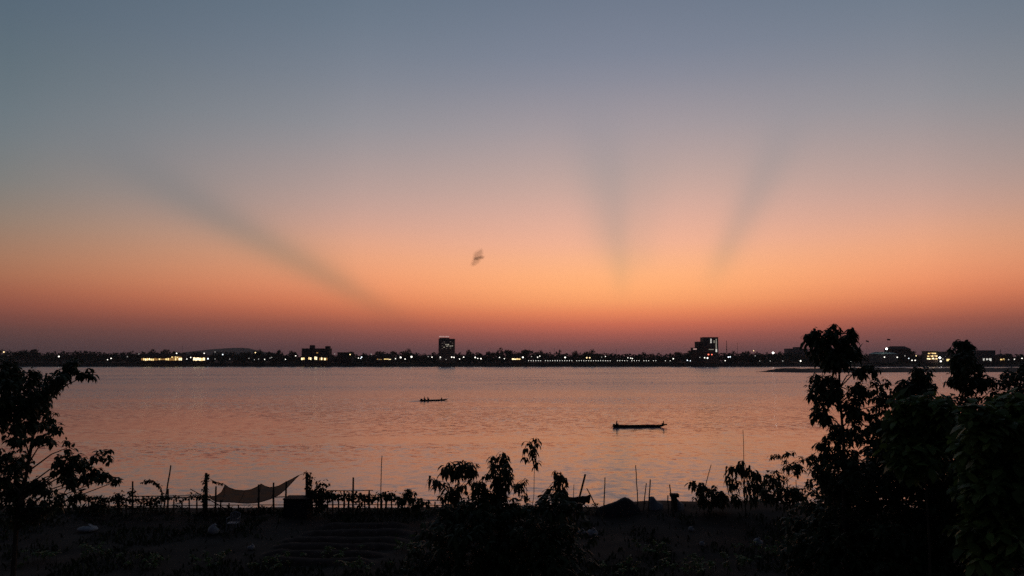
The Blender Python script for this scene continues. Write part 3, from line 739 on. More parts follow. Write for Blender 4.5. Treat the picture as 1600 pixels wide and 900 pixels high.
def longboat(label, p_stern, p_bow, beam_, free, name='longboat'):
    a = Vector((p_stern.x, p_stern.y, 0)); b_ = Vector((p_bow.x, p_bow.y, 0)); L = (b_ - a).length; f = (b_ - a).normalized(); l = Vector((-f.y, f.x, 0))
    root = thing(name, label, 'boat', a, 'boats on the river')
    q = MB(); n = 22
    prof_ = []
    for i in range(n + 1):
        u = i / n
        wd = beam_ / 2 * min(1, (0.55 + 2.2 * u)) * (1 - sm(0.62, 1.0, u) * 0.92)
        keel = -0.18 + (free + 0.12) * sm(0.80, 1.0, u) + 0.1 * sm(0.1, 0, u)
        gun = free + 0.10 * sm(0.25, 0.0, u) + 0.16 * sm(0.8, 1.0, u)
        prof_.append((a + f * (L * u), wd, keel, gun))
    ring = []
    for c_, wd, k_, g_ in prof_:
        r_ = [c_ + l * wd + Vector((0, 0, g_)), c_ + l * (wd * 0.82) + Vector((0, 0, k_ + (g_ - k_) * .35)), c_ + l * (wd * 0.4) + Vector((0, 0, k_)), c_ - l * (wd * 0.4) + Vector((0, 0, k_)),
              c_ - l * (wd * 0.82) + Vector((0, 0, k_ + (g_ - k_) * .35)), c_ - l * wd + Vector((0, 0, g_)),
              c_ - l * max(0.01, wd - .05) + Vector((0, 0, g_)), c_ - l * (wd * 0.36) + Vector((0, 0, k_ + 0.06)), c_ + l * (wd * 0.36) + Vector((0, 0, k_ + 0.06)), c_ + l * max(0.01, wd - .05) + Vector((0, 0, g_))]
        ring.append(r_)
    m = 10; vs = [v for r_ in ring for v in r_]; fs = []
    for i in range(n):
        for k in range(m): fs.append((i*m+k, i*m+(k+1)%m, (i+1)*m+(k+1)%m, (i+1)*m+k))
    fs.append(tuple(range(m - 1, -1, -1))); fs.append(tuple(n*m+k for k in range(m)))
    q.add(vs, fs); part(q, 'hull', WOOD, root)
    q = MB(); c_ = a + f * 0.03 + Vector((0, 0, 0.22)); q.tube([c_ - l * (beam_ * .26), c_ + l * (beam_ * .26)], 0.16, 0.16, 4); part(q, 'transom', WOOD, root)
    for u in (0.1, 0.3, 0.5, 0.7, 0.86):
        c_, wd, k_, g_ = prof_[int(u * n)]; q = MB()
        q.tube([c_ - l * (wd * .9) + Vector((0, 0, g_ - .1)), c_ + l * (wd * .9) + Vector((0, 0, g_ - .1))], 0.07, 0.07, 4); part(q, 'thwart', WOOD, root)
    return root, a, f, l, L
s2, b2 = on_water(958.3, 668), on_water(1042.5, 667.2)
bo, a, f, l, L = longboat('long dark wooden boat lying low on the water nearer the shore', s2, b2, 1.25, 0.40)
person('person hunched at the stern of the nearer long boat', a + f * 0.55 + Vector((0, 0, 0.36)), math.atan2(f.y, f.x), 0.12, 0.3, 0.9)
person('person sitting up at the pointed bow of the nearer long boat', a + f * (L * 0.935) + Vector((0, 0, 0.42)), math.atan2(f.y, f.x) + math.pi, 0.05, 0.25, 0.72)
q = MB(); c_ = a + f * 0.12 + Vector((0, 0, .5)); q.box(c_, 0.35, 0.3, 0.3); q.tube([c_, c_ - f * 0.55 + Vector((0, 0, -.62))], 0.04, 0.03, 5)
part(q, 'engine', STEEL, bo)
s1, b1 = on_water(657, 626.8), on_water(699.5, 625.6)
bo, a, f, l, L = longboat('smaller far motor boat with two people near its stern', s1, b1, 1.15, 0.36)
q = MB(); c_ = a + f * 0.3 + Vector((0, 0, .52)); q.box(c_, 0.6, 0.45, 0.42); q.tube([c_, c_ - f * 1.0 + Vector((0, 0, -.62))], 0.05, 0.03, 5); part(q, 'engine', STEEL, bo)
person('person steering beside the engine of the far motor boat', a + f * 1.15 + Vector((0, 0, 0.38)), math.atan2(f.y, f.x), 0.1, 0.1, 1.0)
person('passenger seated just ahead of the steersman in the far boat', a + f * 2.3 + Vector((0, 0, 0.34)), math.atan2(f.y, f.x), 0.05, 0.25, 0.95)
person('passenger crouched low near the bow of the far boat', a + f * (L * 0.76) + Vector((0, 0, 0.22)), math.atan2(f.y, f.x) + 0.5, 0.22, 0.2, 0.82)
# wake of the motor boat: a low ridge of water trailing behind it
q = MB(); e0 = a - f * 0.2; n = 16
for i in range(n + 1):
    u = i / n; c_ = e0 - f * (8.5 * u); hh = 0.16 * (1 - u) + 0.02; wd = 0.5 + 0.6 * u
    q.v += [tuple(c_ - l * wd + Vector((0, 0, 0.004))), tuple(c_ + Vector((0, 0, hh))), tuple(c_ + l * wd + Vector((0, 0, 0.004)))]
for i in range(n):
    for k in range(2): q.f.append((i*3+k, i*3+1+k, i*3+4+k, i*3+3+k)); q.m.append(0)
tag(q.build('wake_water', wm, smooth=True), kind='structure')

# a small insect flying close in front of the lens (out of focus there)
IY = 0.75
cam_data.dof.use_dof = True; cam_data.dof.focus_distance = 150.0; cam_data.dof.aperture_fstop = cam_data.lens / 3.4
INS = mat('brown_insect', (0.25, 0.13, 0.07), 0.7, 0.3, 300)
WING = bpy.data.materials.new('clear_wing'); WING.use_nodes = True
t = WING.node_tree; b = t.nodes['Principled BSDF']; b.inputs['Base Color'].default_value = (0.3, 0.17, 0.09, 1); b.inputs['Roughness'].default_value = 0.4
tr = t.nodes.new('ShaderNodeBsdfTransparent'); mx = t.nodes.new('ShaderNodeMixShader'); mx.inputs[0].default_value = 0.10
t.links.new(tr.outputs[0], mx.inputs[1]); t.links.new(b.outputs[0], mx.inputs[2]); t.links.new(mx.outputs[0], t.nodes['Material Output'].inputs[0])
c0, c1 = P(739, 405, IY), P(756, 401.5, IY); d = c1 - c0; ax = d.normalized(); s_ = Vector((0, 1, 0)); up = ax.cross(s_)
root = thing('insect', 'small brown insect flying alone in the open sky, wings raised and lowered', 'insect', (c0 + c1) / 2)
q = MB(); n = 12; RAD = [.1, .5, .7, .8, .8, .75, .6, .45, .8, .9, .55, .8, .3]
for i in range(n + 1):
    r_ = 0.00100 * RAD[i]
    for k in range(8):
        w_ = k * math.pi / 4; q.v.append(tuple(c0 + d * (i / n) + s_ * (r_ * math.cos(w_)) + up * (r_ * math.sin(w_))))
for i in range(n):
    for k in range(8): q.f.append((i*8+k, i*8+(k+1)%8, i*8+8+(k+1)%8, i*8+8+k)); q.m.append(0)
part(q, 'body', INS, root, True)
for yo in (-0.002, 0.002):
    for out_ in ([(750, 402.5), (754.5, 396), (753, 389), (748, 391), (741, 396), (739, 401), (743, 404)], [(749, 403.5), (751, 407), (746, 412), (738, 416), (736, 413), (738, 408), (742, 404.5)]):
        q = MB(); a_ = [P(u_, v_, IY + (yo if k_ in (2, 3, 4) else yo * .3)) for k_, (u_, v_) in enumerate(out_)]; th = Vector((0, 0.00012, 0)); m_ = len(a_)
        q.add(a_ + [p_ + th for p_ in a_], [tuple(range(m_)), tuple(range(2 * m_ - 1, m_ - 1, -1))] + [(k_, m_ + k_, m_ + (k_ + 1) % m_, (k_ + 1) % m_) for k_ in range(m_)]); part(q, 'wing', WING, root)

# ------------------------------------------------------------------ near vegetation
def plant(name, label, cat, blobs, Y, base_px, leafm, L, W, per=75.0, nl=8, droop=0.35, dspread=1.0, seed=1, trunk=(0.12, 0.05), group=None, stem_part='trunk', crown_part='crown', limbs=True, axis_up=0.8):
    """blobs: (px, py, rx, ry[, density[, dY]]) leaf clumps of the crown, each with its own depth; a trunk and a limb to each"""
    rg = random.Random(seed); sparse = leafm.name == 'olive_leaf'; per *= 0.62 if sparse else 0.56; L *= 1.3 if sparse else 1.42; W *= 1.15 if sparse else 1.42; droop *= 1.25; trunk = (trunk[0] * 0.6, trunk[1] * 0.7)
    bx = P(base_px, 760, Y).x; bz = gz(bx, Y)
    root = thing(name, label, cat, (bx, Y, bz), group)
    cr, tk = MB(), MB()
    kpx = Y / F_PX
    cen = []
    for b_ in blobs:
        dens = b_[4] if len(b_) > 4 else 1.0; dy = b_[5] if len(b_) > 5 else rg.uniform(-1, 1) * dspread
        c_ = P(b_[0], b_[1], Y + dy); cen.append((c_, b_, dens, dy))
    mx = sum(c_.x for c_, *_ in cen) / len(cen); top = max(c_.z for c_, *_ in cen)
    # trunk: from the ground up through the blobs, with limbs splitting off below each clump
    order = sorted(cen, key=lambda t_: t_[0].z)
    spine = [Vector((bx, Y, bz - 0.2))]
    nsp = 6
    hi = [t_[0] for t_ in order[-max(1, len(order) // 3):]]
    topc = Vector((sum(v.x for v in hi) / len(hi), sum(v.y for v in hi) / len(hi), order[-1][0].z - 0.25))
    for i in range(1, nsp + 1):
        u = i / nsp
        sx_ = bx + (topc.x - bx) * u ** 1.4; spine.append(Vector((sx_ + rg.uniform(-.06, .06), Y + (topc.y - Y) * u + rg.uniform(-.08, .08), bz + (topc.z - bz) * u)))
    tk.tube(spine, trunk[0], trunk[1] * 0.6, 7)
    for c_, b_, dens, dy in cen:
        rx, rz = b_[2] * kpx, b_[3] * kpx; ry = max(rx, rz) * 1.1
        if limbs:
            z0 = max(bz + 0.3, c_.z - max(0.3, (Vector((c_.x, c_.y, 0)) - Vector((spine[0].x, Y, 0))).length * 0.45))
            uu = (z0 - bz) / max(0.1, topc.z - bz); k = min(nsp - 1, int(uu * nsp)); s0 = spine[k].lerp(spine[k + 1], min(1, uu * nsp - k))
            mid = s0.lerp(c_, 0.5) + Vector((rg.uniform(-.1, .1), rg.uniform(-.1, .1), 0.12))
            tk.tube([s0, mid, c_ - Vector((0, 0, rz * 0.4))], trunk[1] * 0.55, trunk[1] * 0.22, 5)
        n = max(2, int(math.pi * b_[2] * b_[3] / per * dens * 1.15))
        if rg.random() < 0.4:                      # a thin shoot that outgrows the clump
            d_ = Vector((rg.uniform(-1, 1), rg.uniform(-1, 1), rg.uniform(0.1, 1))).normalized(); e_ = c_ + Vector((d_.x * rx, d_.y * ry, d_.z * rz)) * rg.uniform(1.1, 1.5)
            m_ = c_.lerp(e_, .6) + Vector((0, 0, .04)); tk.tube([c_, m_, e_], 0.009, 0.004, 4)
            for q_ in range(rg.randint(2, 5)): cr.leaf(m_.lerp(e_, rg.uniform(.2, 1)), d_ + Vector((rg.uniform(-1, 1), rg.uniform(-1, 1), rg.uniform(-.4, .6))), L * rg.uniform(.45, .8), W * .6, droop, rg)
        for k in range(n):
            while True:
                v = Vector((rg.gauss(0, .58), rg.gauss(0, .58), rg.gauss(0, .58)))
                if v.length <= 1.55: break
            p = c_ + Vector((v.x * rx, v.y * ry, v.z * rz)) * 0.92 + Vector((0, 0, L * 0.22))
            ax_ = Vector((v.x * 0.7, v.y * 0.7, axis_up + 0.4 * v.z)) + Vector((rg.uniform(-.3, .3), rg.uniform(-.3, .3), 0))
            k_ = rg.uniform(0.6, 1.2); cr.whorl(p, ax_, max(4, nl + rg.randint(-3, 1)), L * k_, W * k_, droop * rg.uniform(.7, 1.2), rg)
            if rg.random() < 0.8:
                tk.tube([c_.lerp(p, 0.1) - Vector((0, 0, rz * 0.3)), p - ax_.normalized() * L * 0.45], 0.008, 0.005, 3)
    part(tk, stem_part, BARK, root); part(cr, crown_part, leafm, root)
    return root

plant('leafy_tree', 'dark leafy tree with layered drooping sprays beside the vine-hung fence', 'tree',
      [(10, 575, 16, 12), (20, 590, 20, 16), (50, 586, 13, 12), (6, 612, 14, 16), (38, 606, 18, 12), (115, 568, 9, 6, 1.3), (106, 578, 14, 7, 1.3), (94, 590, 15, 9, 1.3), (82, 603, 17, 10, 1.3), (124, 582, 10, 5), (139, 583, 8, 5), (66, 618, 18, 10),
       (20, 632, 25, 22), (48, 628, 22, 16), (60, 642, 18, 12), (80, 651, 10, 6), (68, 665, 14, 6), (91, 671, 8, 5), (38, 664, 26, 12), (80, 690, 9, 5), (58, 684, 18, 8), (26, 688, 16, 10), (105, 697, 6, 7), (114, 716, 15, 12), (100, 733, 15, 11),
       (130, 722, 12, 10), (150, 714, 9, 6), (168, 712, 6, 8), (140, 740, 15, 10), (162, 746, 12, 6), (179, 751, 8, 6), (115, 752, 18, 12), (60, 752, 12, 8), (70, 768, 14, 6), (92, 780, 14, 10), (122, 773, 10, 6), (20, 728, 24, 20), (18, 765, 32, 22), (45, 795, 40, 16), (-25, 640, 25, 60), (-25, 740, 30, 40)],
      20.0, 12, LEAF, 0.17, 0.06, per=58, nl=8, droop=0.55, dspread=0.9, seed=2, trunk=(0.14, 0.06))
TR = plant('drooping_tree', 'tall tree with a top-heavy drooping tuft rising over the sandbar', 'tree',
      [(1271, 531, 11, 16), (1280, 526, 10, 10), (1302, 520, 11, 15), (1297, 532, 12, 14), (1330, 526, 9, 15), (1322, 534, 10, 14), (1288, 550, 21, 20, 1.5), (1316, 550, 21, 18, 1.5), (1338, 546, 7, 11), (1300, 562, 20, 12, 1.5),
       (1275, 597, 13, 12), (1295, 592, 18, 9), (1268, 613, 4, 13), (1285, 622, 13, 14), (1300, 612, 17, 13), (1274, 645, 6, 10), (1288, 654, 11, 13), (1345, 581, 20, 7), (1362, 575, 12, 5), (1343, 610, 17, 20), (1335, 638, 20, 18), (1368, 600, 11, 12, 0.5), (1385, 604, 8, 10, 0.4), (1378, 626, 18, 14),
       (1310, 680, 19, 17, .8), (1340, 678, 20, 15, .75), (1288, 700, 14, 14, .8), (1278, 712, 9, 12, .7), (1320, 715, 28, 18, .8), (1365, 660, 16, 15, .7), (1395, 690, 30, 30, .9), (1282, 742, 12, 18), (1310, 760, 30, 22)],
      22.0, 1318, LEAF, 0.20, 0.062, per=56, nl=8, droop=0.6, dspread=0.8, seed=4, trunk=(0.13, 0.055))
plant('column_tree', 'narrow column-shaped tree with a rounded top against the lit shore', 'tree',
      [(1500, 541, 11, 9, 1.4), (1511, 543, 12, 10, 1.4), (1494, 555, 9, 12, 1.3), (1513, 560, 13, 14, 1.4), (1503, 570, 14, 14, 1.4), (1520, 578, 11, 14, 1.2), (1497, 590, 14, 12, 1.2), (1487, 598, 7, 9), (1522, 596, 12, 14), (1508, 606, 13, 10), (1535, 600, 12, 12), (1512, 630, 14, 16)],
      25.0, 1510, LEAF, 0.21, 0.07, per=58, nl=8, droop=0.6, dspread=0.5, seed=6, trunk=(0.09, 0.05))
plant('bush_tree', 'loose open tree with gaps showing water next to the column-shaped tree', 'tree',
      [(1558, 596, 18, 14, .7), (1585, 588, 18, 16, .8), (1575, 618, 24, 16, .8), (1600, 605, 18, 30), (1550, 630, 18, 14, .8), (1590, 640, 24, 18), (1560, 655, 28, 18), (1610, 575, 14, 12)],
      25.0, 1580, LEAF, 0.2, 0.07, per=62, nl=7, droop=0.5, dspread=0.9, seed=8, trunk=(0.09, 0.05))
plant('bush_tree', 'dense dark bush rising in front of the yellow-lit guesthouse', 'tree',
      [(1414, 606, 15, 12, 1.3), (1440, 594, 15, 16, 1.4), (1428, 610, 22, 12, 1.3), (1450, 612, 10, 14), (1432, 580, 10, 8), (1425, 640, 30, 20, 1.3)],
      24.0, 1430, LEAF, 0.2, 0.07, per=52, nl=8, droop=0.55, dspread=0.6, seed=9, trunk=(0.08, 0.05))
plant('green_bush', 'rounded green bush with paler leaves below the dense dark bush', 'bush',
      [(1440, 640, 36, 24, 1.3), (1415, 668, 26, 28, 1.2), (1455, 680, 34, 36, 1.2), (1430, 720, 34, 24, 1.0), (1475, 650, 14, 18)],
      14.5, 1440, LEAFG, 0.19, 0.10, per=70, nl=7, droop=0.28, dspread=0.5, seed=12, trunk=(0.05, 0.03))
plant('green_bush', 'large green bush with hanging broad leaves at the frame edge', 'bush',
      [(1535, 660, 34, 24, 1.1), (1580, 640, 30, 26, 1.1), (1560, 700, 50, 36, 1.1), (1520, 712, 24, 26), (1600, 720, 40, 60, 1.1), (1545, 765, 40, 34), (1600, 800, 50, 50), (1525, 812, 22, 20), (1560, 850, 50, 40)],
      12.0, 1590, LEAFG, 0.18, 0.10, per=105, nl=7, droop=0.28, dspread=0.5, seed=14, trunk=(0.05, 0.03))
plant('thicket', 'black thicket filling the corner under the drooping tree', 'bush',
      [(1400, 690, 45, 36, 1.2), (1470, 690, 40, 40, 1.2), (1480, 640, 18, 22, 1.1), (1500, 660, 26, 24, 1.1), (1375, 715, 30, 26, .8), (1320, 745, 26, 24, .8), (1300, 800, 45, 30, 1.2), (1350, 760, 45, 40, 1.3), (1400, 740, 45, 40, 1.3), (1460, 760, 50, 50, 1.3), (1510, 760, 45, 60, 1.2), (1340, 830, 60, 40, 1.2), (1420, 830, 70, 50, 1.2), (1500, 850, 70, 50, 1.2), (1290, 860, 50, 36), (1380, 890, 90, 30), (1250, 815, 30, 20), (1250, 860, 30, 26)],
      23.0, 1400, LEAF, 0.22, 0.08, per=75, nl=8, droop=0.4, dspread=1.5, seed=15, trunk=(0.06, 0.03))
plant('drooping_shrub', 'shrub with long hanging leaves under the tallest thin fishing pole', 'shrub',
      [(1155, 722, 8, 8), (1152, 734, 14, 10), (1172, 733, 13, 9), (1182, 740, 8, 8), (1150, 752, 16, 12, .7), (1170, 755, 16, 13, .7), (1185, 760, 12, 14, .7), (1150, 775, 16, 10, .8), (1175, 778, 18, 8, .8)],
      39.0, 1165, LEAF2, 0.46, 0.10, per=78, nl=7, droop=0.9, dspread=0.4, seed=17, trunk=(0.05, 0.03))
plant('low_shrub', 'low rounded shrub on the dry mound beside the pale tarpaulins', 'shrub',
      [(1081, 752, 6, 6), (1085, 763, 6, 8, .8), (1100, 756, 6, 5), (1100, 768, 13, 11, 1.2), (1117, 772, 14, 10, 1.4), (1128, 778, 9, 9, 1.4), (1098, 782, 12, 7, 1.2), (1115, 784, 18, 6, 1.2)],
      39.6, 1108, LEAF2, 0.34, 0.12, per=60, nl=7, droop=0.6, dspread=0.4, seed=18, trunk=(0.05, 0.03))
plant('spreading_shrub', 'shrub reaching sideways with flat tufts between two dark plants', 'shrub',
      [(1203, 744, 10, 7, 1.2), (1216, 738, 7, 5), (1214, 713, 7, 4), (1208, 714, 5, 3), (1232, 708, 9, 4), (1232, 727, 10, 7), (1244, 731, 12, 8, 1.2), (1256, 718, 8, 6), (1265, 736, 8, 9, .7), (1210, 758, 18, 12, 1.3), (1225, 770, 26, 12, 1.3), (1250, 772, 20, 10), (1262, 757, 12, 8, .6), (1200, 775, 14, 10), (1240, 786, 34, 8)],
      36.0, 1230, LEAF2, 0.31, 0.10, per=58, nl=7, droop=0.5, dspread=0.4, seed=19, trunk=(0.05, 0.035))
plant('umbrella_shrub', 'shrub with one umbrella-shaped leafy head on a bare stem by the water', 'shrub',
      [(695, 732, 7, 6), (708, 728, 8, 6, 1.2), (722, 728, 10, 7, 1.3), (733, 732, 9, 8, 1.3), (712, 738, 14, 6, 1.2), (738, 728, 8, 4), (676, 748, 6, 4, .6), (684, 756, 9, 7, .7), (703, 766, 14, 8, .9), (720, 764, 8, 8, .8), (716, 785, 10, 8), (690, 775, 8, 8, .5), (735, 750, 6, 5, .5)],
      26.0, 718, LEAF2, 0.34, 0.085, per=62, nl=7, droop=0.75, dspread=0.4, seed=22, trunk=(0.06, 0.03))
plant('tufted_shrub', 'bushy upright shrub with two leafy tops between the umbrella-shaped shrub and thin saplings', 'shrub',
      [(772, 714, 6, 6, .7), (786, 719, 9, 9, 1.2), (773, 728, 9, 9), (790, 734, 10, 10, 1.1), (777, 744, 10, 10, 1.1), (795, 748, 7, 10), (780, 760, 14, 12, 1.2), (750, 752, 13, 10, .7), (742, 766, 13, 10, .8), (760, 768, 10, 10), (745, 782, 18, 9), (775, 780, 20, 10, 1.2)],
      25.5, 776, LEAF2, 0.27, 0.085, per=62, nl=7, droop=0.7, dspread=0.4, seed=23, trunk=(0.06, 0.035))
plant('thin_sapling', 'tallest thin sapling with a bare stem and a single leafy head', 'sapling',
      [(836, 687, 4, 3, .8), (828, 692, 7, 4, .8), (823, 703, 5, 6, .8), (833, 704, 8, 7, .8), (833, 716, 6, 5, .6), (821, 714, 3, 5, .6), (841, 692, 3, 3), (838, 722, 3, 4, .5)],
      27.0, 822, LEAF2, 0.25, 0.08, per=48, nl=6, droop=0.8, dspread=0.2, seed=24, trunk=(0.03, 0.02), limbs=False, group='thin saplings in the garden')
plant('thin_sapling', 'short sapling with flat splayed leaves at the foot of the tallest sapling', 'sapling',
      [(813, 752, 9, 4, .9), (823, 750, 7, 3), (806, 757, 5, 4, .6), (815, 764, 6, 7, .8), (818, 775, 5, 6)],
      26.5, 816, LEAF2, 0.26, 0.075, per=55, nl=6, droop=0.6, dspread=0.2, seed=25, trunk=(0.03, 0.02), limbs=False, group='thin saplings in the garden')
plant('thin_sapling', 'two-tiered drooping sapling beside the leaning stake and rags', 'sapling',
      [(874, 741, 8, 5, 1.2), (870, 748, 6, 5), (881, 748, 6, 6), (870, 761, 9, 6), (880, 765, 10, 7, 1.2), (868, 772, 6, 6, .7), (886, 772, 5, 6)],
      29.0, 873, LEAF2, 0.32, 0.085, per=60, nl=7, droop=0.9, dspread=0.25, seed=26, trunk=(0.035, 0.02), limbs=False, group='thin saplings in the garden')
plant('leafy_bush', 'wide black bush massed under the shrubs in the garden middle', 'bush',
      [(700, 800, 26, 12, 1.2), (745, 800, 36, 12, 1.3), (800, 796, 40, 14, 1.4), (850, 792, 30, 12, 1.3), (890, 790, 16, 10, 1.1), (858, 776, 14, 9, .9), (880, 780, 12, 8), (720, 830, 50, 22, 1.2), (790, 830, 60, 28, 1.3), (860, 830, 50, 26, 1.2), (690, 870, 50, 26), (770, 870, 70, 30, 1.2), (860, 880, 60, 28), (800, 900, 120, 20)],
      24.0, 790, LEAF, 0.26, 0.09, per=120, nl=8, droop=0.45, dspread=0.9, seed=27, trunk=(0.06, 0.03))
plant('cassava_bush', 'low bush growing through the fence rails at the plot corner', 'bush',
      [(634, 770, 8, 7, .9), (645, 768, 8, 6, .9), (624, 780, 7, 7), (640, 782, 14, 9, 1.1), (655, 785, 9, 7), (632, 793, 14, 6), (668, 790, 10, 5, .7)],
      39.3, 640, LEAF2, 0.30, 0.11, per=60, nl=7, droop=0.7, dspread=0.4, seed=28, trunk=(0.05, 0.03))

# ------------------------------------------------------------------ garden fence, vines, poles, net
FNY = 40.3
def gp(px, Y): x_ = P(px, 563 + (CAMZ - 4) / Y * F_PX, Y).x; return Vector((x_, Y, gz(x_, Y)))
VINE = LEAF2
def leaves_along(mb, pts, n, L, W, spread, rg, droop=0.5):
    pts = [Vector(p) for p in pts]
    for k in range(n):
        u = rg.random() * (len(pts) - 1); i = min(len(pts) - 2, int(u)); p = pts[i].lerp(pts[i + 1], u - i)
        p = p + Vector((rg.gauss(0, spread), rg.gauss(0, spread), rg.gauss(0, spread)))
        mb.leaf(p, Vector((rg.uniform(-1, 1), rg.uniform(-1, 1), rg.uniform(-0.6, 0.6))), L * rg.uniform(.6, 1.2), W * rg.uniform(.7, 1.2), droop, rg)
fence = thing('bamboo_fence', 'rickety bamboo post-and-rail fence along the river edge of the garden', 'fence', gp(300, FNY))
FP = [(138, 778), (152, 782), (163, 781), (186, 771), (208, 752), (225, 776), (236, 778), (262, 764), (285, 782), (308, 778), (322, 739), (337, 760), (358, 786), (404, 757), (428, 754), (447, 752), (466, 782), (479, 738), (488, 768),
      (512, 775), (530, 776), (537, 766), (552, 746), (562, 783), (577, 767), (590, 784), (603, 768), (622, 785), (680, 784), (705, 782), (144, 784), (170, 783), (198, 778), (245, 783), (272, 780), (296, 779), (318, 783), (345, 781), (372, 789), (495, 779), (520, 771), (545, 770), (570, 781), (596, 779), (612, 781)]
for i, (px, py) in enumerate(FP):
    q = MB(); b0 = gp(px, FNY + rb.uniform(-.05, .05)); t0 = P(px + rb.uniform(-.8, .8), py, FNY)
    r_ = 0.045 if py > 770 else 0.055
    if (px, py) in ((479, 738), (322, 739), (186, 771)): r_ = 0.09
    q.tube([b0 - Vector((0, 0, .3)), b0.lerp(t0, .5) + Vector((rb.uniform(-.02, .02), 0, 0)), t0], r_ * 1.1, r_ * 0.8, 6); part(q, 'post', BAMBOO, fence)
rails = [[(128, 778.5), (160, 779), (190, 780), (210, 781), (236, 780), (262, 778), (300, 777), (322, 776)], [(130, 792), (200, 791), (262, 790.5), (322, 789.5), (410, 789), (447, 789)], [(200, 775.5), (262, 775), (322, 774.5)],
         [(428, 777), (450, 776), (479, 775)], [(481, 768), (520, 766.5), (552, 767), (583, 766)], [(481, 777), (530, 775), (580, 777), (640, 781), (700, 782)], [(481, 789), (560, 788.5), (640, 789), (720, 790)]]
for rl in rails:
    q = MB(); q.tube([P(a_, b_, FNY - 0.11) for a_, b_ in rl], 0.025, 0.022, 5); part(q, 'rail', BAMBOO, fence)
def vine(label, pts, n, L=0.16, W=0.10, spread=0.07, seed=1, Y=FNY - 0.17):
    rg = random.Random(seed); pp = [P(a_, b_, Y) for a_, b_ in pts]
    root = thing('climbing_vine', label, 'vine', pp[0], 'vines on the garden fence')
    q = MB(); q.tube(pp, 0.018, 0.01, 4); part(q, 'stem', BARK, root)
    q = MB(); leaves_along(q, pp, int(n * 1.5), L * 1.15, W * 1.15, spread * 1.15, rg); part(q, 'foliage', VINE, root)
vine('vine draped along the rail by the leafy tree', [(128, 778), (150, 777), (165, 780), (180, 779), (195, 780), (215, 781), (230, 780), (250, 779)], 190, seed=1)
vine('vine hanging on the rail up to the leaf-wrapped post', [(250, 776), (285, 778), (300, 776), (315, 777), (326, 775)], 95, seed=2)
vine('arching vine shoot curling over above the fence', [(251, 795), (253, 782), (254, 772), (251, 762), (245, 755), (237, 751), (229, 751), (222, 754)], 95, 0.14, 0.09, 0.035, 3)
vine('vine wrapped up the tall pointed post by the net', [(321, 798), (320.5, 780), (320.5, 765), (321, 752), (323, 741)], 120, 0.17, 0.09, 0.045, 4)
vine('vine tumbling off the thick post beside the dark bin', [(479, 738), (483, 744), (485, 752), (481, 760), (486, 766), (480, 775), (487, 785)], 110, 0.16, 0.1, 0.07, 5)
vine('leafy trellis vine on the rails past the thick post', [(486, 770), (497, 775), (510, 772), (520, 775), (535, 774), (548, 775), (560, 777), (575, 778), (590, 776), (605, 775), (620, 778)], 420, 0.19, 0.12, 0.1, 6)
vine('bushy vine heaped over a stump of post', [(500, 796), (500, 785), (499, 775), (502, 766), (500, 757)], 220, 0.2, 0.12, 0.15, 7)
vine('vine tuft sitting on the short thick post', [(186, 796), (186, 785), (186, 775), (187, 773)], 130, 0.13, 0.09, 0.1, 8)
vine('small vine clinging round the thin forked post', [(208, 790), (208, 775), (207, 768), (203, 772), (208, 764)], 60, 0.13, 0.08, 0.09, 9)
vine('low tangle of vine at the foot of the rails', [(226, 795), (232, 785), (240, 783), (236, 790), (246, 784)], 110, 0.14, 0.09, 0.12, 10)
vine('hanging vine loop under the rails between thick and thin posts', [(190, 786), (200, 792), (212, 794), (222, 791)], 45, 0.1, 0.07, 0.03, 11)
vine('weedy vine clump round the posts near the leafy tree', [(146, 798), (150, 788), (158, 785), (163, 793)], 150, 0.15, 0.09, 0.14, 12)

def pole(label, a_, b_, Y, r0=0.03, r1=0.018, name='bamboo_pole'):
    p0, p1 = P(a_[0], a_[1], Y), P(b_[0], b_[1], Y); g0 = gz(p0.x, Y); d_ = (p1 - p0)
    p0 = p0 - d_.normalized() * max(0, (p0.z - g0 + 0.25) / max(.2, d_.normalized().z)) if p0.z > g0 - .2 else p0
    q = MB(); n = 6
    q.tube([p0.lerp(p1, i / n) + Vector((rb.uniform(-.012, .012), 0, 0)) for i in range(n + 1)], r0, r1, 6)
    o = q.build(name, BAMBOO, loc=p0); tag(o, label, 'pole', 'bamboo poles stuck in the bank')
pole('slanting bamboo pole leaning from the arching vine', (256, 795), (267, 727), 40.9, 0.05, 0.035)
pole('very thin upright pole behind the trellis vine', (594.5, 797), (596.5, 712), 41.0, 0.028, 0.02)
pole('short slanting stick poking from the leaf-wrapped post', (340, 788), (297, 764), 40.9, 0.03, 0.02)
pole('thick dark stake leaning over the hanging rags', (901, 792), (915, 741), 36.0, 0.05, 0.045)
pole('upright thin pole between the rags and the covered heap', (943, 800), (945.5, 746), 39.5, 0.035, 0.025)
pole('thin stick tilting the other way next to the rags', (934, 797), (917, 763), 38.5, 0.035, 0.025)
pole('tall thin pole rising behind the covered heap', (997, 790), (993, 727), 40.2, 0.03, 0.022)
pole('thin pole just before the first pale tarpaulin', (1006, 792), (1009.5, 755), 40.0, 0.03, 0.025)
pole('straight pole standing at the first pale tarpaulin peak', (1013.5, 790), (1016, 749), 40.0, 0.035, 0.03)
pole('short tilted pole over the second tarpaulin', (1049, 780), (1046, 757), 39.0, 0.035, 0.028)
pole('short stub of pole between the two tarpaulins', (1044, 790), (1043.5, 774), 39.2, 0.035, 0.03)
pole('slanting pole behind the low rounded shrub', (1101, 765), (1111, 726), 40.0, 0.025, 0.018)
pole('tallest hair-thin fishing pole above the shrub with hanging leaves', (1163, 740), (1161, 672), 40.0, 0.022, 0.014)
pole('short thin pole under the sideways shrub', (1245, 780), (1244, 750), 40.0, 0.022, 0.018)
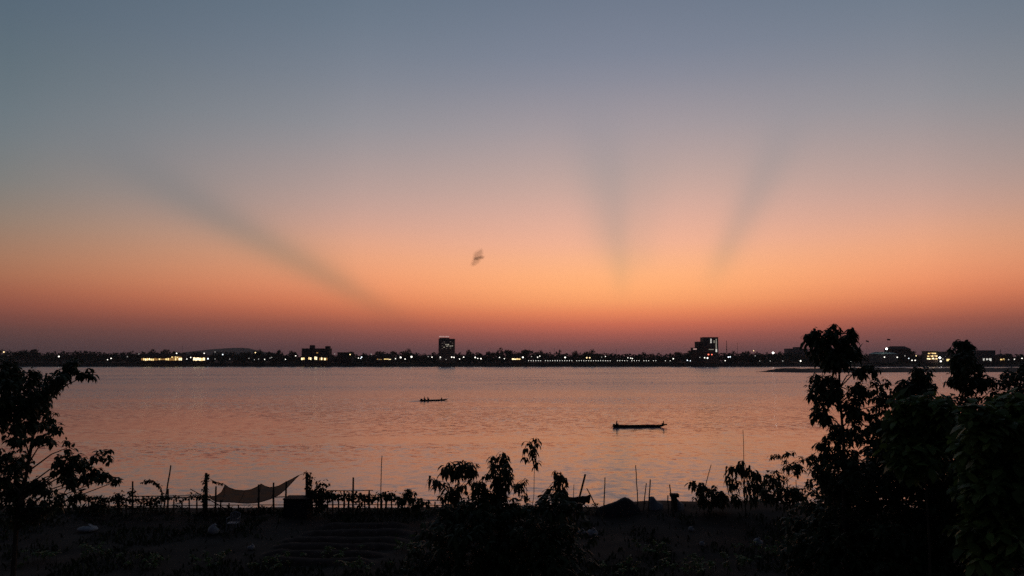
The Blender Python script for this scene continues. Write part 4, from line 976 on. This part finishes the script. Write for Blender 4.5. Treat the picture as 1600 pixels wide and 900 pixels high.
pole('faint thin stick between the two-tiered sapling and leaning stake', (896, 790), (896.5, 757), 39.0, 0.02, 0.015)

# net canopy slung between posts
nm = bpy.data.materials.new('fishing_net'); nm.use_nodes = True
t = nm.node_tree; b = t.nodes['Principled BSDF']; b.inputs['Base Color'].default_value = (0.03, 0.024, 0.022, 1); b.inputs['Roughness'].default_value = 0.9
tr = t.nodes.new('ShaderNodeBsdfTransparent'); mx = t.nodes.new('ShaderNodeMixShader'); mx.inputs[0].default_value = 0.94; b.inputs['Specular IOR Level'].default_value = 0.0
tl_ = t.nodes.new('ShaderNodeBsdfTranslucent'); tl_.inputs[0].default_value = (0.03, 0.024, 0.022, 1)
ad = t.nodes.new('ShaderNodeMixShader'); ad.inputs[0].default_value = 0.12
t.links.new(b.outputs[0], ad.inputs[1]); t.links.new(tl_.outputs[0], ad.inputs[2])
t.links.new(tr.outputs[0], mx.inputs[1]); t.links.new(ad.outputs[0], mx.inputs[2]); t.links.new(mx.outputs[0], t.nodes['Material Output'].inputs[0])
TOP = [(327, 776), (338, 775), (346, 769), (350, 761), (351, 757), (358, 762), (368, 765.5), (382, 766.5), (392, 765), (401, 761), (408, 756), (414, 759.5), (421, 761.5), (428, 761.2), (436, 759), (447, 753), (457, 748), (466, 743)]
BOT = [(327, 777), (332, 781), (338, 783.5), (344, 784.5), (351, 784.5), (358, 784.5), (366, 785), (376, 786), (386, 786.5), (396, 786), (404, 785), (412, 783), (420, 780.5), (428, 777.5), (436, 773), (446, 765), (457, 753), (466, 743.4)]
net = thing('fishing_net', 'brown see-through net slung like a sail between the fence posts', 'net', P(385, 786, FNY))
q = MB(); rows = 6
for (ax_, ay), (bx_, by) in zip(TOP, BOT):
    p0, p1 = P(ax_, ay, FNY + 0.9), P(bx_, by, FNY - 0.5)
    for k in range(rows + 1):
        u = k / rows; p_ = p0.lerp(p1, u); p_.z -= 0.16 * math.sin(math.pi * u) * (0.2 if ax_ > 430 else 1); p_.y += 0.25 * math.sin(math.pi * u); q.v.append(tuple(p_))
for i in range(len(TOP) - 1):
    for k in range(rows): a_ = i * (rows + 1) + k; q.f.append((a_, a_ + rows + 1, a_ + rows + 2, a_ + 1)); q.m.append(0)
part(q, 'netting', nm, net, True)
ROPE = mat('dark_rope', (0.05, 0.04, 0.035), 0.9, 0.2)
q = MB(); q.tube([P(a_, b_, FNY + 0.9) for a_, b_ in TOP], 0.018, 0.018, 4); q.tube([P(a_, b_, FNY - 0.5) for a_, b_ in BOT], 0.018, 0.018, 4); part(q, 'hem', ROPE, net)
for k in (4, 7, 10, 13):
    q = MB(); q.tube([P(*TOP[k], FNY + 0.92), P((TOP[k][0] + BOT[k][0]) / 2 - 1, (TOP[k][1] + BOT[k][1]) / 2 + 2, FNY + 0.5), P(BOT[k][0] - 4, BOT[k][1], FNY - 0.52)], 0.016, 0.016, 4); part(q, 'seam', ROPE, net)
q = MB(); q.tube([P(466, 743, FNY + .9), P(473, 740.5, FNY + .5), P(479, 739, FNY)], 0.012, 0.012, 4); part(q, 'guy_line', ROPE, net)
q = MB(); q.tube([P(351, 757, FNY + .9), P(338, 753.5, FNY + .6), P(330, 749.5, FNY + .3), P(323, 744, FNY)], 0.012, 0.012, 4); part(q, 'guy_line', ROPE, net)
vine('little vine leaves strung on the net guy line', [(349, 756.5), (342, 754.5), (336, 753), (330, 750)], 34, 0.12, 0.08, 0.02, 31, FNY + 0.6)

# dark bin / cistern at the foot of the thick post
q = MB(); p0, p1 = P(442.5, 802, 39.4), P(481, 781, 39.4); gb = gz(p0.x, 39.4)
root = thing('water_tank', 'square black tank standing at the foot of the thick post', 'tank', ((p0.x + p1.x) / 2, 39.9, gb))
q.box(((p0.x + p1.x) / 2, 39.9, (gb - .1 + p1.z) / 2), p1.x - p0.x, 1.0, p1.z - gb + .1); part(q, 'body', TARP, root)
q = MB(); q.box(((p0.x + p1.x) / 2, 39.9, p1.z + 0.03), p1.x - p0.x + .08, 1.08, 0.05); part(q, 'lid', TARP, root)

def heap(name, label, cat, outline, Y, depth, m, amp=0.06, seed=1, group=None):
    """a draped cover: its ridge follows the outline and falls to the ground in front and behind"""
    rg = random.Random(seed); q = MB(); n = len(outline)
    pts = [P(a_, b_, Y) for a_, b_ in outline]
    root_loc = Vector((sum(p.x for p in pts) / n, Y, gz(pts[n // 2].x, Y)))
    prof_ = [(-1.0, 0.0), (-0.7, 0.45), (-0.35, 0.85), (0, 1.0), (0.4, 0.8), (0.8, 0.35), (1.0, 0.0)]
    for i, p in enumerate(pts):
        e = 0.35 + 0.65 * math.sin(math.pi * i / (n - 1))
        for dy, hz in prof_:
            yy = Y + dy * depth * e; g0 = gz(p.x, yy) - 0.08; z_ = g0 + (p.z - g0) * hz + (rg.uniform(-amp, amp) if 0 < hz < 1 else 0)
            q.v.append((p.x + rg.uniform(-amp, amp) * .6, yy, z_))
    m_ = len(prof_)
    for i in range(n - 1):
        for k in range(m_ - 1): a_ = i * m_ + k; q.f.append((a_, a_ + m_, a_ + m_ + 1, a_ + 1)); q.m.append(0)
    o = q.build(name, m, smooth=True, loc=root_loc); tag(o, label, cat, group)
    return o
heap('covered_heap', 'long heap under a dark tarpaulin with one peak on the bank', 'heap', [(931, 797), (937, 792), (945, 789), (954, 786), (963, 783), (970, 779), (977, 776.5), (983, 779), (990, 784), (996, 789), (1000, 793)], 40.2, 0.8, TARP, 0.04, 1)
heap('tarpaulin_hump', 'pale tarpaulin hump with a flat top by the straight pole', 'tarpaulin', [(1013, 790), (1014.5, 776), (1018, 775.5), (1021, 776), (1025, 781), (1030, 785), (1035, 788)], 40.3, 0.4, PALETARP, 0.015, 2)
heap('tarpaulin_hump', 'grey tarpaulin hump trailing down behind a dark stump', 'tarpaulin', [(1050, 788), (1052, 779), (1056, 777), (1060, 781), (1064, 785), (1068, 788)], 40.3, 0.4, PALETARP, 0.015, 3)
q = MB(); p0 = gp(1054, 39.8); pt = P(1053, 772, 39.8); q.tube([p0 - Vector((0, 0, .1)), p0.lerp(pt, .6), pt], 0.17, 0.15, 8); q.box(pt + Vector((0.02, 0, -.06)), 0.42, 0.36, 0.16)
o = q.build('tree_stump', BARK, loc=p0); tag(o, 'dark stump with a wider flat top against the grey hump', 'stump')

# hanging rags on the stake
CL = mat('dark_rag', (0.05, 0.04, 0.038), 0.95, 0.4, 4)
CL2 = mat('faded_rag', (0.11, 0.085, 0.075), 0.95, 0.4, 4, translucent=0.4)
def rag(label, quad, Y, m, seed):
    rg = random.Random(seed); q = MB(); n = 8
    a_, b_, c_, d_ = [P(u, v, Y) for u, v in quad]
    for i in range(n + 1):
        for k in range(n + 1):
            u, v = i / n, k / n; p_ = a_.lerp(b_, u).lerp(d_.lerp(c_, u), v); p_.y += 0.09 * math.sin(u * 9 + v * 2) ; p_.z += (rg.uniform(-.05, .05) if v == 1 else 0)
            q.v.append(tuple(p_))
    for i in range(n):
        for k in range(n): e = i * (n + 1) + k; q.f.append((e, e + n + 1, e + n + 2, e + 1)); q.m.append(0)
    o = q.build('hanging_rag', m, smooth=True, loc=a_); sol = o.modifiers.new('Solidify', 'SOLIDIFY'); sol.thickness = 0.02
    tag(o, label, 'cloth', 'rags hung on the stake')
rag('dark bundled rag hanging thickest under the leaning stake', [(885, 777), (908, 776), (907, 797), (890, 800)], 36.1, CL, 1)
rag('faded square rag stretched out past the leaning stake', [(907, 776), (923.5, 773), (921, 786), (908, 788)], 36.2, CL2, 2)
rag('torn pale strip of rag dangling below the dark bundle', [(896, 790), (911, 788), (910, 803), (898, 804)], 35.9, CL2, 3)
q = MB(); q.tube([P(911, 788, 37), P(918, 793, 37.4), P(926, 795.5, 37.9), (P(934, 795, 38.2))], 0.02, 0.02, 4)
o = q.build('slack_rope', ROPE, loc=P(911, 788, 37)); tag(o, 'slack rope sagging from the rags to the covered heap', 'rope')

# planting rows, sacks, chair, weeds
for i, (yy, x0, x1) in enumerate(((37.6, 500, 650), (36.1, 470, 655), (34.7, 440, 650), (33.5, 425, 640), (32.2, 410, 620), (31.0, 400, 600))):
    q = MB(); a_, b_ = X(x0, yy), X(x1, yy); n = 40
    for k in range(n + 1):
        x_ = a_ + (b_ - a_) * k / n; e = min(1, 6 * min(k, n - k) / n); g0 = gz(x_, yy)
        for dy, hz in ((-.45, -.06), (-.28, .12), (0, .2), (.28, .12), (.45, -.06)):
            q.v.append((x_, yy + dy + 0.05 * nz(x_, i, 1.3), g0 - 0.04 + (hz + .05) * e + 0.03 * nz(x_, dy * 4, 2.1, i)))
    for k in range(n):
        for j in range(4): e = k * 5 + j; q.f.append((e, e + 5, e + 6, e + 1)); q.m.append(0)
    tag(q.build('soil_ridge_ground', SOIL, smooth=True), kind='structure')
def sack(label, px, py, Y, w_, h_, seed):
    rg = random.Random(seed); q = MB(); g0 = gp(px, Y)
    q.ball(g0 + Vector((0, 0, h_ * .42)), w_ / 2, w_ * .4, h_ * .55, 12, 8); vs = []
    for v in q.v:
        v = Vector(v); d_ = v - g0; k = 1 + 0.28 * noise.noise(v * 5 + Vector((seed, 0, 0))); vs.append(tuple(g0 + Vector((d_.x * k, d_.y * k, max(-.03, d_.z * k)))))
    q.v = vs; root = thing('sack', label, 'sack', g0, 'pale sacks lying in the garden')
    part(q, 'body', SACK, root, True)
    q = MB(); tp = g0 + Vector((w_ * .1, 0, h_ * .9)); q.tube([tp - Vector((0, 0, h_ * .1)), tp + Vector((.02, 0, h_ * .05)), tp + Vector((.05, 0, h_ * .22))], w_ * .07, w_ * .13, 7); part(q, 'tied_neck', SACK, root)
sack('pale sack slumped in the dark plot under the net', 333, 828, 35.8, .5, .42, 1)
sack('wide white sack at the foot of the rags', 925, 826, 35.6, .62, .34, 2)
sack('small pale sack next to the wide white sack', 908, 822, 36.2, .4, .22, 3)
sack('small pale sack half hidden under the shrub with hanging leaves', 1184, 800, 33.8, .42, .34, 4)
sack('tiny pale bag lying alone on the dry slope', 1080, 819, 36.4, .3, .2, 5)
sack('long pale sack beneath the leafy tree', 137, 819, 36.5, .9, .26, 6)
sack('pale scrap bag beside the low soil ridges', 392, 852, 33.0, .32, .2, 7)
sack('tiny pale bag lower down the dry slope', 1097, 842, 33.5, .26, .18, 8)
# garden chair
cx, cyy = X(373, 36.3), 36.3; g0 = gz(cx, cyy); PL = mat('white_plastic', (0.22, 0.22, 0.23), 0.5, 0.1)
root = thing('garden_chair', 'pale plastic garden chair standing in the dark under the net', 'chair', (cx, cyy, g0))
q = MB(); q.box((cx, cyy, g0 + .42), .46, .46, .04); part(q, 'seat', PL, root)
q = MB(); q.tube([(cx - .22, cyy + .2, g0 + .44), (cx - .22, cyy + .28, g0 + .8), (cx, cyy + .3, g0 + .88), (cx + .22, cyy + .28, g0 + .8), (cx + .22, cyy + .2, g0 + .44)], .025, .025, 6)
for k in range(5): q.box((cx - .14 + .07 * k, cyy + .25, g0 + .64), .035, .02, .42)
part(q, 'backrest', PL, root)
for sx_ in (-1, 1):
    for sy_ in (-1, 1):
        q = MB(); q.tube([(cx + .2 * sx_, cyy + .2 * sy_, g0 + .4), (cx + .25 * sx_, cyy + .25 * sy_, g0 - .02)], .025, .02, 6); part(q, 'leg', PL, root)
    q = MB(); q.tube([(cx + .24 * sx_, cyy - .2, g0 + .44), (cx + .25 * sx_, cyy - .18, g0 + .64), (cx + .24 * sx_, cyy + .24, g0 + .66)], .02, .02, 6); part(q, 'armrest', PL, root)

rw = random.Random(33)
gs = MB()
for k in range(30000):
    yy = rw.uniform(24, 42.2); x_ = rw.uniform(-0.75, 0.75) * yy
    pxx = 800 + x_ / yy * F_PX
    if 420 < pxx < 650 and 31 < yy < 38: 
        if rw.random() < .96: continue
    dn = nz(x_, yy, 0.35, 9) + 0.5 * nz(x_, yy, 1.1, 2)
    if 940 < pxx < 1140 and yy > 35: dn -= 0.45
    if dn < -0.05 and rw.random() < .93: continue
    hh = rw.uniform(0.08, 0.26) * (1 + max(0, dn) * 1.0)
    if yy > 40 and pxx < 900: hh *= 1.3
    g0 = gz(x_, yy); p = Vector((x_, yy, g0 - .02)); d_ = Vector((rw.uniform(-1, 1), rw.uniform(-1, 1), 0)) * 0.05; ln = Vector((rw.uniform(-.6, .6), rw.uniform(-.6, .6), 0)) * hh
    gs.add([p - d_, p + d_, p + d_ * .7 + ln * .4 + Vector((0, 0, hh * .65)), p + ln + Vector((0, 0, hh * .9))], [(0, 1, 2), (0, 2, 3)])
tag(gs.build('grass', mat('garden_weed', (0.045, 0.055, 0.025), 0.9, 0.6, island=True)), kind='stuff')
# leafy weeds here and there
WE = [(230, 870, 30.5), (330, 868, 31), (420, 875, 30), (560, 885, 29.5), (1010, 850, 32.5), (1060, 872, 30.5), (980, 880, 29.5), (1150, 872, 30.5), (1105, 885, 29.3), (520, 862, 31.6), (150, 850, 32), (640, 846, 33.2), (1200, 850, 32), (60, 860, 31), (1240, 838, 33)]
WL = ['by itself in the dark corner under the leafy tree', 'between the corner and the pale scrap bag', 'at the near end of the soil ridges', 'in front of the soil ridges', 'below the small sacks on the slope', 'midway down the dry slope', 'at the edge of the wide black bush',
      'below the shrub with hanging leaves', 'lowest on the dry slope', 'on the end of a soil ridge', 'behind the corner weed', 'at the far end of the ridges by the black bush', 'under the sideways shrub', 'beneath the long pale sack', 'at the edge of the black thicket']
for i, ((px, py, yy), wl) in enumerate(zip(WE, WL)):
    rg = random.Random(70 + i); g0 = gp(px, yy); q = MB(); st = MB()
    root = thing('leafy_weed', 'low leafy weed ' + wl, 'weed', g0, 'leafy weeds in the garden')
    for k in range(14):
        o_ = g0 + Vector((rg.gauss(0, .5), rg.gauss(0, .4), 0)); hh = rg.uniform(.15, .55); o_.z = gz(o_.x, o_.y)
        st.tube([o_ - Vector((0, 0, .05)), o_ + Vector((rg.uniform(-.08, .08), 0, hh))], .01, .006, 4)
        q.whorl(o_ + Vector((0, 0, hh)), Vector((rg.uniform(-.4, .4), rg.uniform(-.4, .4), 1)), 7, .2, .09, .35, rg)
    q.add(st.v, st.f, 1); part(q, 'foliage', [LEAFG, BARK], root)
# ragged weeds on the bank crest that break the skyline
cw = MB(); px = -20
while px < 930:
    Yc = rw.uniform(40.4, 41.2); g0 = gp(px, Yc); hb = max(0.08, 0.26 + 0.5 * nz(px, 0, 0.045, 4))
    for k in range(7):
        o_ = g0 + Vector((rw.uniform(-.25, .25), rw.uniform(-.2, .2), rw.uniform(0.0, hb)))
        cw.whorl(o_, Vector((rw.uniform(-.5, .5), rw.uniform(-.5, .5), 1)), 5, .16, .07, .4, rw)
    px += rw.uniform(3, 6.5)
tag(cw.build('undergrowth', LEAF2), kind='stuff')

# evening haze over river and town
q = MB(); q.box((0, 4400, 65), 18040, 9240, 142)
hm = bpy.data.materials.new('evening_haze'); hm.use_nodes = True
t = hm.node_tree; t.nodes.clear()
vo = t.nodes.new('ShaderNodeVolumePrincipled'); vo.inputs['Color'].default_value = (0.85, 0.8, 0.8, 1); vo.inputs['Density'].default_value = 5.5e-5; vo.inputs['Anisotropy'].default_value = 0.2
mo = t.nodes.new('ShaderNodeOutputMaterial'); t.links.new(vo.outputs[0], mo.inputs['Volume'])
tag(q.build('haze', hm), kind='stuff')
